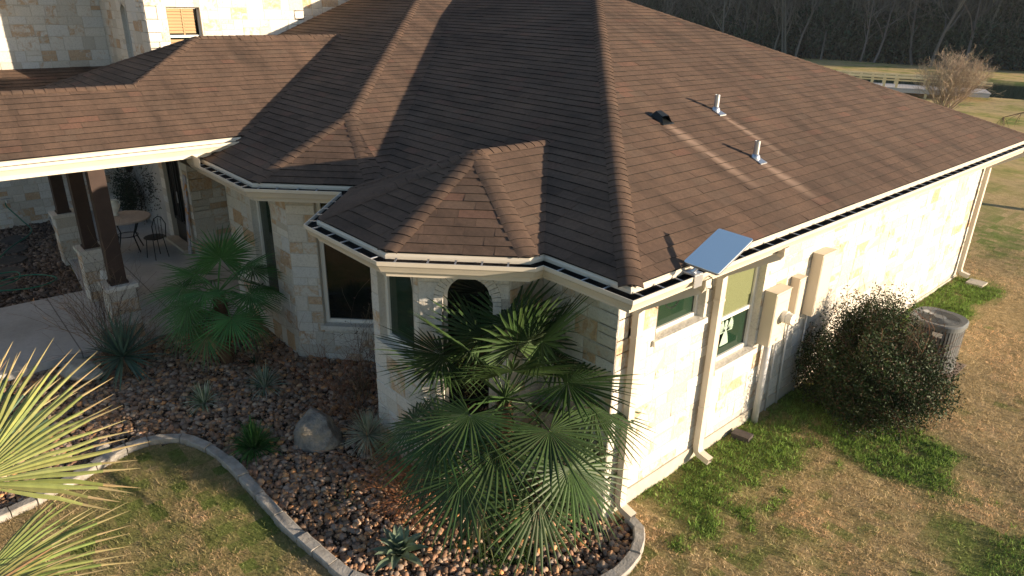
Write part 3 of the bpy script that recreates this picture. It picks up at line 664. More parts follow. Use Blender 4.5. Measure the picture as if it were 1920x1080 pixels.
for i, (cx, cy) in enumerate(((-11.49, 2.11), (-13.60, 2.19), (-16.28, 2.28))):
    hw = .195
    pd = MB()
    for (a, b, s) in (((cx-hw, cy-hw), (cx+hw, cy-hw), 1), ((cx+hw, cy-hw), (cx+hw, cy+hw), 2), ((cx+hw, cy+hw), (cx-hw, cy+hw), 3), ((cx-hw, cy+hw), (cx-hw, cy-hw), 4)):
        w_, _, _ = wall(a, b, .30, 1.31, seed=40+i*5+s, thick=.05, gold=.08, name='column_pedestal')
    cp = MB(); c = hw+.035; cp.box(cx-c, cx+c, cy-c, cy+c, 1.312, 1.375, 0, (.6, .1, .3)); cp.v = [(x+rnd.uniform(-.006, .006), y+rnd.uniform(-.006, .006), z) for x, y, z in cp.v]
    part('pedestal_cap', cp, M['stone'], house)
    ps = MB(); h = .108; ps.box(cx-h, cx+h, cy-h, cy+h, 1.376, 3.188); ps.box(cx-h-.02, cx+h+.02, cy-h-.02, cy+h+.02, 1.3765, 1.41)
    part('porch_post', ps, M['wood'], house)
mb = MB(); mb.obox((-11.80, 1.96, 1.38), (.10, .10, .0), (.03, -.03, .0), (-.02, 0.02, .14)); part('path_light', mb, M['pipe'], house)
mb = MB(); mb.tube([(-18.1, 4.28, 1.95), (-18.1, 4.1, 2.05), (-18.1, 4.05, 1.95)], .015, 6); mb.lathe(-18.1, 4.05, [(.03, 1.97), (.08, 1.9), (.09, 1.7), (.03, 1.62)], 10); part('wall_lantern', mb, M['black'], house)

# ------------------------------------------------------------------ satellite dish on the side eave
dish = empty('satellite_dish', (-3.306, 5.624, 3.391), 'flat white rectangular satellite dish tilted above the side gutter', 'satellite dish')
ax_, ay_ = np.array([1., .01, -.036]), np.array([.0, .926, .378]); nn_ = np.cross(ax_, ay_)
nn_ /= np.linalg.norm(nn_); Dc = np.array([-3.306, 5.624, 3.391])
m = mat('dish_face', (.78, .90, .98), .3, .5); k_ = N(m); k_.b.inputs['Coat Weight'].default_value = .8; k_.b.inputs['Coat Roughness'].default_value = .06; M['dish'] = m  # white face tinted blue, sky reflection put into the base colour
mb = MB(); hw, hl = .19, .295
for i, (e0, e1, h0, h1) in enumerate(((0, .006, 0, 0),)): pass
def panel(mb, hw, hl, z0, z1, r=.02, mi=0):
    pts = []
    for sx, sy, a0 in ((1, 1, 0), (-1, 1, 90), (-1, -1, 180), (1, -1, 270)):
        for t in (0, 30, 60, 90): a = math.radians(a0+t); pts.append((sx*(hw-r)+r*math.cos(a), sy*(hl-r)+r*math.sin(a)))
    n = len(pts); vs = [Dc+ax_*x+ay_*y+nn_*z for z in (z0, z1) for x, y in pts]
    mb.add(vs, [tuple(range(n-1, -1, -1)), tuple(range(n, 2*n))]+[(i, (i+1) % n, n+(i+1) % n, n+i) for i in range(n)], mi)
panel(mb, hw, hl, -.006, 0); part('panel', mb, M['dish'], dish)
mb = MB(); panel(mb, hw-.006, hl-.006, -.036, -.0065, .03); part('housing', mb, mat('dish_back', (.22, .22, .23), .5), dish)
mb = MB(); b0 = Dc - nn_*.037; foot = np.array([-3.42, 5.40, 3.19])
mb.tube([b0+ay_*(-.10), b0+ay_*(-.10)-nn_*.06, foot+np.array([0.04, 0.03, .06]), foot], [.035, .028, .022, .022], 10)
mb.box(-3.50, -3.34, 5.33, 5.46, 3.182, 3.196); mb.box(-3.342, -3.334, 5.33, 5.46, 3.06, 3.182)
part('mount', mb, M['silver'], dish)
mb = MB()
cab = [(-3.42, 5.56, 3.15), (-3.33, 5.62, 3.10), (-3.325, 5.64, 2.98), (-3.5, 5.70, 2.93), (-3.8, 5.78, 2.86), (-3.94, 5.80, 2.8)]
mb.tube(cab, .006, 6)
for t0 in range(1): mb.tube([(-3.90 + .0*math.cos(a), 5.86+.14*math.cos(a), 2.66+.14*math.sin(a)) for a in np.linspace(0, 2*math.pi, 26)], .006, 6, cap=False)
part('cable', mb, M['black'], dish)

# ------------------------------------------------------------------ air conditioner
AX, AY, AZ = -2.93, 11.98, .125
ac = empty('air_conditioner', (AX, AY, AZ), 'grey round-cornered outdoor air conditioner behind the dark bush', 'air conditioner')
def rsq(hw, r, n=8):
    p = []
    for sx, sy, a0 in ((1, 1, 0), (-1, 1, 90), (-1, -1, 180), (1, -1, 270)):
        for t in np.linspace(0, 90, n): a = math.radians(a0+t); p.append((AX+sx*(hw-r)+r*math.cos(a), AY+sy*(hw-r)+r*math.sin(a)))
    return p
def loft(mb, rings, mi=0, cap0=True, cap1=True):
    n = len(rings[0]); b = [v for r_ in rings for v in r_]
    fs = [(i*n+k, i*n+(k+1) % n, (i+1)*n+(k+1) % n, (i+1)*n+k) for i in range(len(rings)-1) for k in range(n)]
    if cap0: fs.append(tuple(range(n-1, -1, -1)))
    if cap1: fs.append(tuple((len(rings)-1)*n+k for k in range(n)))
    mb.add(b, fs, mi)
acm = simple_noise('grey_coated_steel', (.11, .12, .12), (.15, .16, .16), 3, .45, .1, .001, .4); M['ac'] = acm
mb = MB(); loft(mb, [[(x, y, z) for x, y in rsq(.355, .27)] for z in (AZ+.04, AZ+.80)]); part('coil_cabinet', mb, mat('coil_fins', (.035, .038, .038), .7), ac)
mb = MB(); loft(mb, [[(x, y, z) for x, y in rsq(.372, .28)] for z in (AZ, AZ+.06)], 0, True, True)
part('base_pan', mb, M['ac'], ac)
mb = MB()
q = rsq(.372, .28, 10)
for k in range(len(q)):      # louvred side strips
    x0, y0 = q[k]; x1, y1 = q[(k+1) % len(q)]; L = math.hypot(x1-x0, y1-y0); c = max(1, int(L/.035))
    for j in range(c):
        a, b = (j+.12)/c, (j+.74)/c; mb.add([(x0+(x1-x0)*t, y0+(y1-y0)*t, z) for z in (AZ+.061, AZ+.76) for t in (a, b)], [(0, 1, 3, 2)])
part('louvre_panel', mb, simple_noise('louvre_grey', (.10, .105, .105), (.13, .135, .135), 6, .7, .1, .001, .2), ac)
mb = MB(); o_, i_ = rsq(.392, .29, 10), rsq(.30, .29, 10)
loft(mb, [[(x, y, AZ+.76) for x, y in o_], [(x, y, AZ+.83) for x, y in o_], [(x, y, AZ+.85) for x, y in rsq(.375, .29, 10)], [(x, y, AZ+.84) for x, y in i_], [(x, y, AZ+.78) for x, y in i_]], 0, False, False)
part('top_cover', mb, M['ac'], ac, smooth=False)
mb = MB()
for r_ in np.linspace(.10, .29, 12): mb.tube([(AX+r_*math.cos(a), AY+r_*math.sin(a), AZ+.845) for a in np.linspace(0, 2*math.pi, 33)], .0035, 5, cap=False)
for a in np.linspace(0, math.pi, 5)[:-1]: mb.tube([(AX+.3*math.cos(a), AY+.3*math.sin(a), AZ+.840), (AX-.3*math.cos(a), AY-.3*math.sin(a), AZ+.840)], .004, 5)
mb.lathe(AX, AY, [(.095, AZ+.82), (.095, AZ+.852), (.08, AZ+.858)], 20)
part('fan_guard', mb, M['ac'], ac)
mb = MB()
for k in range(3):
    a = k*2.1; mb.add([(AX+.08*math.cos(a), AY+.08*math.sin(a), AZ+.80), (AX+.27*math.cos(a-.25), AY+.27*math.sin(a-.25), AZ+.78), (AX+.27*math.cos(a+.35), AY+.27*math.sin(a+.35), AZ+.815)], [(0, 1, 2)])
part('fan_blades', mb, M['black'], ac)
mb = MB(); mb.box(AX+.06, AX+.20, AY-.3935-.004, AY-.3935, AZ+.66, AZ+.73); part('label_plate', mb, mat('label_white', (.75, .73, .7), .5), ac)
mb = MB(); mb.box(-3.40, -2.47, 11.53, 12.44, .02, .124); part('pad', mb, simple_noise('stained_pad', (.20, .14, .10), (.32, .25, .19), 8), ac)

# ------------------------------------------------------------------ rocks
def ico(sub=1):
    t = (1+5**.5)/2; V = np.array([(-1,t,0),(1,t,0),(-1,-t,0),(1,-t,0),(0,-1,t),(0,1,t),(0,-1,-t),(0,1,-t),(t,0,-1),(t,0,1),(-t,0,-1),(-t,0,1)], float)
    F = [(0,11,5),(0,5,1),(0,1,7),(0,7,10),(0,10,11),(1,5,9),(5,11,4),(11,10,2),(10,7,6),(7,1,8),(3,9,4),(3,4,2),(3,2,6),(3,6,8),(3,8,9),(4,9,5),(2,4,11),(6,2,10),(8,6,7),(9,8,1)]
    V /= np.linalg.norm(V[0]); V = list(map(tuple, V))
    for _ in range(sub):
        mid = {}; G_ = []
        def mp(a, b):
            key = (min(a, b), max(a, b))
            if key not in mid: v = np.array(V[a])+np.array(V[b]); v /= np.linalg.norm(v); V.append(tuple(v)); mid[key] = len(V)-1
            return mid[key]
        for a, b, c in F: x, y, z = mp(a, b), mp(b, c), mp(c, a); G_ += [(a, x, z), (b, y, x), (c, z, y), (x, y, z)]
        F = G_
    return np.array(V), np.array(F)
IV, IF = ico(1)
def rock_field(poly, bbox, n, smin, smax, seed, pal, dens=None):
    r = np.random.default_rng(seed); xs = r.uniform(bbox[0], bbox[1], n*3); ys = r.uniform(bbox[2], bbox[3], n*3)
    ok = inside(xs, ys, poly)
    if dens is not None: ok &= r.random(n*3) < dens(xs, ys)
    xs, ys = xs[ok][:n], ys[ok][:n]; m = len(xs)
    sz = smin + (smax-smin)*r.random(m)**3.0
    zz = gz(xs, ys)-.03 + sz*.35 + r.random(m)*.02
    nv = len(IV); V = np.repeat(IV[None], m, 0)*(1+.16*r.standard_normal((m, nv, 1)))
    V *= (sz[:, None]*np.stack([np.ones(m), r.uniform(.65, 1, m), r.uniform(.5, .8, m)], 1))[:, None, :]
    a = r.uniform(0, 6.28, m); b = r.uniform(-.5, .5, m); ca, sa, cb, sb = np.cos(a), np.sin(a), np.cos(b), np.sin(b)
    x = V[..., 0]*cb[:, None]-V[..., 2]*sb[:, None]; z = V[..., 0]*sb[:, None]+V[..., 2]*cb[:, None]; y = V[..., 1]
    X = x*ca[:, None]-y*sa[:, None]+xs[:, None]; Y = x*sa[:, None]+y*ca[:, None]+ys[:, None]; Z = z+zz[:, None]
    F = (IF[None]+np.arange(m)[:, None, None]*nv).reshape(-1, 3)
    pal = np.array(pal); c = pal[r.integers(0, len(pal), m)]*2.4*r.uniform(.55, 1.25, (m, 1)); return np.stack([X, Y, Z], -1).reshape(-1, 3), F, np.repeat(c, len(IF), 0)
PAL = [(.15,.09,.055),(.17,.10,.055),(.12,.075,.05),(.10,.07,.05),(.13,.095,.07),(.19,.12,.07),(.25,.125,.055),(.12,.095,.075),(.09,.062,.045),(.15,.11,.085),(.21,.155,.11),(.14,.08,.05)]
V1, F1, c1 = rock_field(BED, (-11.5, -3.3, -1.8, 5.3), 38000, .009, .050, 3, PAL)
o = build_np('river_rocks', V1, F1, c1, M['rock'], smooth=True); tag(o, 'brown and grey river pebbles covering the planting bed', 'pebbles', kind='stuff')
V1, F1, c1 = rock_field(BED2, (-19.8, -14.1, -1, 2.5), 7000, .02, .05, 4, [(.07,.05,.04),(.10,.07,.05),(.05,.04,.035),(.12,.09,.07)])
o = build_np('dark_mulch', V1, F1, c1, M['rock'], smooth=False); tag(o, 'dark brown chipped mulch in the courtyard bed', 'mulch', kind='stuff')
# stone edging: each cut stone is a part
edge = empty('stone_edging', (CURB[0][0], CURB[0][1], G(*CURB[0])), 'curving border of cut limestone blocks between lawn and pebbles', 'garden edging')
cp_ = [np.array(p) for p in CURB]; seg = [0]
for a, b in zip(cp_[:-1], cp_[1:]): seg.append(seg[-1]+np.linalg.norm(b-a))
def cat(s): 
    s = min(max(s, 0), seg[-1]-1e-6); i = max(j for j in range(len(seg)-1) if seg[j] <= s); t = (s-seg[i])/(seg[i+1]-seg[i]); return cp_[i]*(1-t)+cp_[i+1]*t
s_ = 0.
while s_ < seg[-1]-.1:
    ln = rnd.uniform(.24, .46); e_ = min(s_+ln, seg[-1]); mb = MB(); hw = rnd.uniform(.058, .075); hh = rnd.uniform(.055, .085); ns = 3; rings = []
    for k in range(ns+1):
        t = s_+.006+(e_-s_-.012)*k/ns; p = cat(t); d = cat(t+.02)-cat(t-.02); d /= np.linalg.norm(d); n = np.array([d[1], -d[0]]); z = G(*p); j = lambda q=.006: rnd.uniform(-q, q)
        c = .012; rings.append([(*(p+n*(hw+j())), z-.06), (*(p+n*(hw+j())), z+hh-c), (*(p+n*(hw-c)), z+hh+j(.003)), (*(p-n*(hw-c)), z+hh+j(.003)), (*(p-n*(hw+j())), z+hh-c), (*(p-n*(hw+j())), z-.06)])
    loft(mb, rings); mb.c = [(rnd.random(), rnd.random()*.35, rnd.random())]*1*len(mb.f); cc = mb.c[0]; mb.c = [cc]*len(mb.f)
    part('edging_stone', mb, M['stone2'] if 'stone2' in M else M.setdefault('stone2', simple_noise('weathered_limestone', (.24, .22, .19), (.42, .40, .36), 9, .9, .6, .01)), edge); s_ = e_
def boulder(name, loc, dims, seed, label, matn, cat_='boulder', rot=0.3):
    V, F = ico(3); r = np.random.default_rng(seed)
    for _ in range(15):       # chop with random planes for a fractured look
        n = r.standard_normal(3); n /= np.linalg.norm(n); n[2] = abs(n[2])*.8; n /= np.linalg.norm(n); d = r.uniform(.58, .84); h = V@n-d; V = V-np.outer(np.maximum(h, 0), n)
    V = V*(1+.02*r.standard_normal((len(V), 1))); V = V*np.array(dims); c, s = math.cos(rot), math.sin(rot); V = V@np.array([[c, s, 0], [-s, c, 0], [0, 0, 1]])
    o = build_np(name, V, F, np.full((len(F), 3), .5), matn, smooth=False); o.location = loc; tag(o, label, cat_); return o
mg = mat('granite_boulder', rough=.85, spec=.25); k = N(mg); c = k.ramp(k.noise(3.2, 6, .65), [(.3, (.11, .10, .09)), (.5, (.29, .27, .24)), (.62, (.40, .33, .24)), (.75, (.16, .14, .12))]); c = k.mix(.6, c, k.ramp(k.noise(22, 5, .7), [(.3, (.6, .6, .6)), (.7, (1.3, 1.3, 1.3))]), 'MULTIPLY'); k.color(c); k.bump(k.noise(9, 6, .7), .9, .05)
boulder('boulder', (-7.30, 3.22, .34), (.40, .30, .34), 5, 'large grey boulder standing among the pebbles', mg, rot=.9)
boulder('boulder', (-10.75, 1.28, .46), (.42, .24, .15), 8, 'low tan rock at the walkway edge beside the grey yucca', M['stone2'], 'rock', .5)
boulder('boulder', (-8.75, 1.05, .28), (.10, .09, .07), 9, 'small round tan stone under the fan palm fronds', M['stone2'], 'rock', .5)
mb = MB(); mb.obox((-3.92, 7.66, .05), (.24, .05, .0), (-.02, .16, .0), (0, 0, .075)); tag(build('brick_paver', mb, simple_noise('dark_paver', (.06, .05, .045), (.10, .085, .075), 20)), 'dark brown paver block lying on the clover by the side wall', 'paver')

# ------------------------------------------------------------------ plants
def U3(v): v = np.array(v, float); return v/(np.linalg.norm(v)+1e-9)
def vary(c, r, a=.25): f = r.uniform(1-a, 1+a); return tuple(max(0, x*f*r.uniform(.93, 1.07)) for x in c)
def fan_leaf(mb, hub, mid, up, R, spread, nseg, r, col, split=.42, droop=.25, tipdroop=.15, dead=None, thin=1.0, tipcol=None):
    mid = U3(mid); nrm = U3(np.array(up)-mid*(np.array(up)@mid)); side = np.cross(nrm, mid); hub = np.array(hub)
    dth = 2*math.radians(spread)/nseg; g = np.array([0, 0, -1.])
    for i in range(nseg):
        th = -math.radians(spread) + dth*(i+.5+r.uniform(-.18, .18)); L = R*(1-.18*(abs(th)/math.radians(spread+1))**2)*r.uniform(.84, 1.06)
        d = U3(mid*math.cos(th)+side*math.sin(th)); s = U3(np.cross(nrm, d)); wm = math.tan(dth/2)*thin; c = vary(col if dead is None or r.random() > .15 else dead, r, .22); rows = []
        bend = r.uniform(.5, 1.3)*tipdroop; jd = r.uniform(-.06, .06)
        for t in (0.03, split*.5, split, split+.15, .78, 1.0):
            w = (t if t <= split else split*(1-((t-split)/(1-split))**1.5))*L*wm; 
            if t == 1.0: w = .0012
            p = hub + d*L*t - nrm*(droop+jd)*L*t*t*.6 + g*bend*L*max(0, t-.35)**2*1.8 + s*(r.uniform(-.012, .012)*L if t > .6 else 0)
            rows.append((p - s*w - nrm*w*.45, p, p + s*w - nrm*w*.45))
        vs = [q for rw in rows for q in rw]; fs = []
        for k in range(len(rows)-1): fs += [(3*k, 3*k+1, 3*k+4, 3*k+3), (3*k+1, 3*k+2, 3*k+5, 3*k+4)]
        mb.add(vs, fs, 0, c)
        if tipcol: 
            for q in range(2): mb.c[-1-q] = vary(tipcol, r)
def fan_palm(name, base, crown, label, nleaf, R, pet, seed, col, elev=(75, -55), hairy=True, cat_='palm', drp=.22, spread=140, nsg=36):
    r = random.Random(seed); e = empty(name, base, label, cat_); base = np.array(base, float); crown = np.array(crown, float)
    mb = MB(); pts = [base+(crown-base)*t+np.array([math.sin(t*3)*.02, 0, 0]) for t in np.linspace(-.05, 1, 9)]
    mb.tube(pts, [.10, .095, .09, .085, .09, .09, .095, .10, .08], 12, 0, (.11, .065, .04))
    for k in range(260):   # old leaf bases and fibre
        t = r.random(); a = r.uniform(0, 6.28); p = base+(crown-base)*t; d = np.array([math.cos(a), math.sin(a), 0]); q = p+d*.085
        mb.add([q+np.array([-d[1], d[0], 0])*.012, q-np.array([-d[1], d[0], 0])*.012, q+d*r.uniform(.03, .09)+np.array([0, 0, r.uniform(.03, .12)])], [(0, 1, 2)], 0, vary((.15, .085, .05), r, .4))
    part('trunk', mb, M['twig'], e)
    for i in range(nleaf):
        t = (i+.5)/nleaf; a = i*2.39996 + r.uniform(-.25, .25); el = math.radians(elev[0]+(elev[1]-elev[0])*t**.85 + r.uniform(-7, 7))
        d = np.array([math.cos(a)*math.cos(el), math.sin(a)*math.cos(el), math.sin(el)]); pl = pet*r.uniform(.8, 1.15)
        p0 = crown+np.array([0, 0, .06*(1-t)]); sag = np.array([0, 0, -.16*pl*math.cos(el)]); p1 = p0+d*pl*.5-sag*.4; hub = p0+d*pl+sag
        mb = MB(); c = vary(col, r, .15); mb.tube([p0, p1, hub], [.013, .009, .007], 5, 0, tuple(x*1.3 for x in c))
        out = U3(hub-p1); up = np.array([0, 0, 1.]) if el < 1.1 else np.array([-math.cos(a), -math.sin(a), .4])
        mid = U3(out+np.array([0, 0, -.12])); fan_leaf(mb, hub, mid, up, R*r.uniform(.88, 1.1), spread, nsg, r, c, split=.42, droop=drp, tipdroop=.05, thin=.92, dead=(.16, .15, .06) if t > .85 else None)
        part('frond', mb, M['leaf'], e)
    return e
fan_palm('windmill_palm', (-4.86, 4.30, G(-4.86, 4.3)-.03), (-4.86, 4.32, 1.50), 'large dark green fan palm in front of the small bay windows', 32, .80, .90, 21, (.036, .068, .020), elev=(80, -44), drp=.06)
fan_palm('windmill_palm', (-9.86, 3.05, G(-9.86, 3.05)-.03), (-9.90, 3.08, 1.42), 'mid-sized green fan palm beside the porch in the shade', 19, .58, .58, 22, (.065, .17, .05), elev=(72, -38), drp=.15)
# big pale palmetto at the left edge of the view: hubs and directions set leaf by leaf
pal = empty('palmetto', (-7.75, -.75, G(-7.75, -.75)), 'yellow-green palmetto with long split fronds at the lawn corner', 'palm')
r = random.Random(5); mb = MB(); mb.tube([(-7.75, -.75, .0), (-7.72, -.72, .5), (-7.65, -.62, .85)], [.16, .18, .13], 12, 0, (.12, .08, .05)); part('trunk', mb, M['twig'], pal)
VIEW = np.array([0, 0, HC])
YG, BG, BR, GR = (.27, .30, .095), (.07, .13, .085), (.32, .19, .09), (.22, .26, .08)
LEAVES = [((-7.15, -.22, 1.32), (.05, .84, .50), (.60, -.40, .68), 1.55, 58, 27, YG, .06), ((-7.35, -.30, 1.35), (-.35, .55, .75), (.75, -.1, .65), 1.35, 50, 20, BG, .12),
          ((-6.6, -.42, .62), (.25, .85, .24), (.4, -.45, .8), 1.30, 44, 20, GR, .18), ((-6.3, -.62, .65), (.50, .65, .22), (.3, -.5, .8), 1.3, 40, 20, (.28, .26, .09), .2),
          ((-7.30, -.50, 1.3), (-.9, .35, .5), (.3, .2, .9), 1.1, 60, 26, GR, .2), ((-7.0, -1.2, 1.3), (.5, -.8, .4), (.3, .2, .9), 1.1, 60, 26, GR, .2), ((-8.1, -1.1, 1.2), (-.8, -.5, .4), (.2, .2, .9), 1.1, 60, 26, YG, .2)]
for h, mid, up, R_, sp, ns, c, dr_ in LEAVES:
    mb = MB(); mb.tube([(-7.65, -.62, .82), ((-7.65+h[0])/2, (-.62+h[1])/2, (.82+h[2])/2+.08), h], [.022, .016, .012], 6, 0, tuple(x*.9 for x in c))
    fan_leaf(mb, h, mid, up, R_, sp, ns, r, c, split=.46, droop=dr_, tipdroop=.08, thin=.95, dead=BR if c == (.28, .26, .09) else None, tipcol=(.36, .29, .14)); part('frond', mb, M['leaf'], pal)
for k in range(14):    # dry flower stalks and threads
    mb = MB() if k == 0 else mb; a = r.uniform(-.4, .4); p = np.array([-7.75+a*.5, -.25+r.uniform(-.1, .1), 1.5]); mb.tube([p, p+np.array([r.uniform(-.1, .1), .2, .35]), p+np.array([r.uniform(-.25, .25), .35+r.uniform(-.1, .2), .75+r.uniform(-.2, .2)])], [.005, .004, .002], 4, 0, vary((.34, .2, .1), r))
part('dry_flower_stalks', mb, M['twig'], pal)

def blades(mb, base, n, L, w, r, cols, elmin=15, elmax=85, droop=.4, fold=.3, rad=.03, sections=4):
    base = np.array(base, float)
    for i in range(n):
        a = r.uniform(0, 6.283); el = math.radians(r.uniform(elmin, elmax)); d = np.array([math.cos(a)*math.cos(el), math.sin(a)*math.cos(el), math.sin(el)])
        s = np.array([-math.sin(a), math.cos(a), 0]); l = L*r.uniform(.7, 1.1); ww = w*r.uniform(.7, 1.2); p0 = base+np.array([math.cos(a), math.sin(a), 0])*rad*r.random(); vs = []; c = vary(r.choice(cols), r, .2)
        up = np.cross(d, s); up = up if up[2] > 0 else -up
        for k in range(sections+1):
            t = k/sections; p = p0+d*l*t+np.array([0, 0, -droop*l*t*t*math.cos(el)]); wd = ww*(1-t**2.2)*(.55+.9*t*(1-t)*2) if k < sections else .0008
            vs += [p-s*wd+up*wd*fold, p, p+s*wd+up*wd*fold]
        fs = []
        for k in range(sections): fs += [(3*k, 3*k+1, 3*k+4, 3*k+3), (3*k+1, 3*k+2, 3*k+5, 3*k+4)]
        mb.add(vs, fs, 0, c)
def clump(name, x, y, label, cat_, n, L, w, seed, cols, z=0., matn='leaf', **k):
    r = random.Random(seed); zz = G(x, y)-.02+z; mb = MB(); blades(mb, (0, 0, 0), n, L, w, r, cols, **k)
    if z > .05:
        e = empty(name, (x, y, G(x, y)-.02), label, cat_); mb.v = [(a+x, b+y, c+zz) for a, b, c in mb.v]; part('leaves', mb, M[matn], e)
        t = MB(); t.tube([(x, y, zz-z-.03), (x+.02, y, zz-z*.5), (x, y, zz)], [.06, .055, .05], 9, 0, (.10, .075, .055))
        for q in range(120):
            a = r.uniform(0, 6.28); h = r.random()*z; p = np.array([x+.055*math.cos(a), y+.055*math.sin(a), zz-z+h]); d = np.array([math.cos(a), math.sin(a), 0]); s = np.array([-d[1], d[0], 0])
            t.add([p+s*.008, p-s*.008, p+d*r.uniform(.03, .10)+np.array([0, 0, -r.uniform(.03, .16)])], [(0, 1, 2)], 0, vary((.30, .2, .12), r, .3))
        part('stem', t, M['twig'], e); return e
    o = build(name, mb, M[matn]); o.location = (x, y, zz); return tag(o, label, cat_)
clump('grey_yucca', -10.55, 1.80, 'grey-green yucca with stiff sword leaves at the walkway edge', 'yucca', 110, .72, .024, 31, [(.10, .17, .12), (.12, .20, .15), (.08, .14, .10)], z=.28, elmin=-25, elmax=85, droop=.12)
clump('border_grass', -7.62, 2.52, 'bright green strappy grass clump just inside the edging', 'grass clump', 330, .52, .011, 32, [(.05, .14, .03), (.07, .18, .045), (.04, .10, .03)], elmin=20, droop=.75)
clump('variegated_grass', -8.97, 2.38, 'small pale striped grass clump, nearer the palmetto', 'grass clump', 120, .40, .009, 33, [(.30, .36, .22), (.14, .2, .11), (.5, .52, .38)], elmin=15, droop=.6)
clump('variegated_grass', -8.85, 3.20, 'pale striped grass clump in shade near the big window', 'grass clump', 150, .44, .009, 34, [(.24, .32, .22), (.12, .18, .11), (.42, .46, .35)], elmin=15, droop=.5)
clump('spiky_yucca', -6.66, 3.62, 'small yucca with thin radiating pale spikes right of the boulder', 'yucca', 230, .36, .008, 35, [(.38, .42, .30), (.26, .32, .21), (.46, .43, .32)], z=.30, elmin=-35, elmax=88, droop=.03)
clump('sotol', -6.05, 2.95, 'tiny sparse plant with a few thin green leaves in the open pebbles', 'plant', 11, .30, .007, 36, [(.10, .14, .05)], elmin=10, elmax=60, droop=.3)
clump('striped_yucca', -4.12, 4.42, 'small yellow striped yucca under the large fan palm', 'yucca', 34, .30, .012, 37, [(.28, .26, .09), (.12, .16, .05), (.34, .30, .14)], elmin=10, elmax=75, droop=.25)
r = random.Random(41); mb = MB()
for i in range(24):
    a = i*2.4; el = math.radians(12+60*(1-i/24)); blades(mb, (0, 0, 0), 0, 1, 1, r, [(0, 0, 0)])
    d = np.array([math.cos(a)*math.cos(el), math.sin(a)*math.cos(el), math.sin(el)]); s = np.array([-math.sin(a), math.cos(a), 0]); up = np.cross(d, s); up = up if up[2] > 0 else -up; L = .36*r.uniform(.85, 1.1); vs = []; c = vary((.18, .24, .16), r, .2)
    for t, w in ((0, .028), (.25, .045), (.5, .052), (.75, .036), (.93, .013), (1, .001)):
        p = d*L*t+up*.08*L*math.sin(t*3)+np.array([0, 0, -.1*L*t*t]); vs += [p-s*w+up*w*.45, p, p+s*w+up*w*.45]
    mb.add(vs, [f for k in range(5) for f in ((3*k, 3*k+1, 3*k+4, 3*k+3), (3*k+1, 3*k+2, 3*k+5, 3*k+4))], 0, c)
o = build('agave', mb, M['leaf'], smooth=True); o.location = (-4.98, 2.98, G(-4.98, 2.98)+.03); tag(o, 'broad-leaved grey-green agave rosette near the bottom edge of the bed', 'agave')

def twigs(mb, p, d, L, rad, depth, r, cols, spread=.5, grav=0., nb=(2, 4), seg=3, minr=.0015):
    pts = [p]; q = np.array(p); dd = U3(d)
    for k in range(seg):
        dd = U3(dd+np.array([r.gauss(0, .16), r.gauss(0, .16), r.gauss(0, .12)-grav])); q = q+dd*L/seg; pts.append(q)
    rr = [max(minr, rad*(1-.55*k/seg)) for k in range(seg+1)]
    mb.tube(pts, rr, 3 if rad < .012 else 6, 0, vary(r.choice(cols), r, .25), cap=False)
    if depth <= 0: return
    for _ in range(r.randint(*nb)):
        k = r.randint(1, seg); t = pts[k]; nd = U3(dd+np.array([r.gauss(0, spread), r.gauss(0, spread), r.gauss(0, spread*.7)])); twigs(mb, t, nd, L*r.uniform(.5, .8), rr[k]*.6, depth-1, r, cols, spread, grav, nb, seg, minr)
def twig_shrub(name, x, y, label, stems, H, depth, seed, cols, spread=.45, lean=.35, rad=.008, leaves=0, leafcol=(.1, .06, .05), grav=0., nb=(2, 4), minr=.0016, cat_='shrub', w=.12):
    r = random.Random(seed); e = empty(name, (x, y, G(x, y)-.02), label, cat_); mb = MB()
    for i in range(stems):
        a = r.uniform(0, 6.28); twigs(mb, (x+w*r.random()*math.cos(a), y+w*r.random()*math.sin(a), G(x, y)-.03), (math.cos(a)*lean*r.random()*2, math.sin(a)*lean*r.random()*2, 1), H*r.uniform(.6, 1), rad, depth, r, cols, spread, grav, nb, 4, minr)
    part('branches', mb, M['twig'], e)
    if leaves:
        V = [mb.v[r.randrange(len(mb.v))] for _ in range(leaves)]; lb = MB()
        for v in V:
            a = r.uniform(0, 6.28); d = np.array([math.cos(a), math.sin(a), r.uniform(-.6, .6)])*r.uniform(.012, .022); s = np.cross(d, (0, .3, 1))*.7; v = np.array(v); lb.add([v, v+d+s, v+d*2, v+d-s], [(0, 1, 2, 3)], 0, vary(leafcol, r, .4))
        part('leaves', lb, M['leaf'], e)
    return e
twig_shrub('bare_shrub', -11.15, 1.75, 'bare shrub with tall thin brown stems in front of the porch pedestal', 22, 1.35, 2, 51, [(.16, .11, .08), (.22, .16, .11), (.10, .07, .055)], leaves=110, leafcol=(.05, .04, .045), lean=.42)
twig_shrub('dry_shrub', -10.9, 1.95, 'dense dried brown shrub at the foot of the porch pedestal', 26, .7, 2, 52, [(.24, .17, .11), (.18, .12, .09)], lean=.3)
twig_shrub('red_twig_shrub', -5.62, 3.72, 'low tangle of rusty red dead stems left of the large fan palm', 90, .62, 2, 53, [(.38, .17, .08), (.46, .22, .10), (.27, .12, .065)], lean=1.0, rad=.006, grav=.10, nb=(2, 3), minr=.0014, w=.3)
twig_shrub('red_twig_shrub', -7.35, 4.02, 'thin rusty stems at the foot of the inside corner under the bay', 40, .75, 2, 54, [(.20, .10, .06), (.28, .12, .06), (.15, .10, .07)], lean=.7, rad=.004, nb=(2, 3), w=.3)
twig_shrub('red_twig_shrub', -8.35, 3.95, 'sparse reddish stems beneath the big window', 12, .7, 2, 55, [(.24, .10, .06)], lean=.8, rad=.004, w=.15)
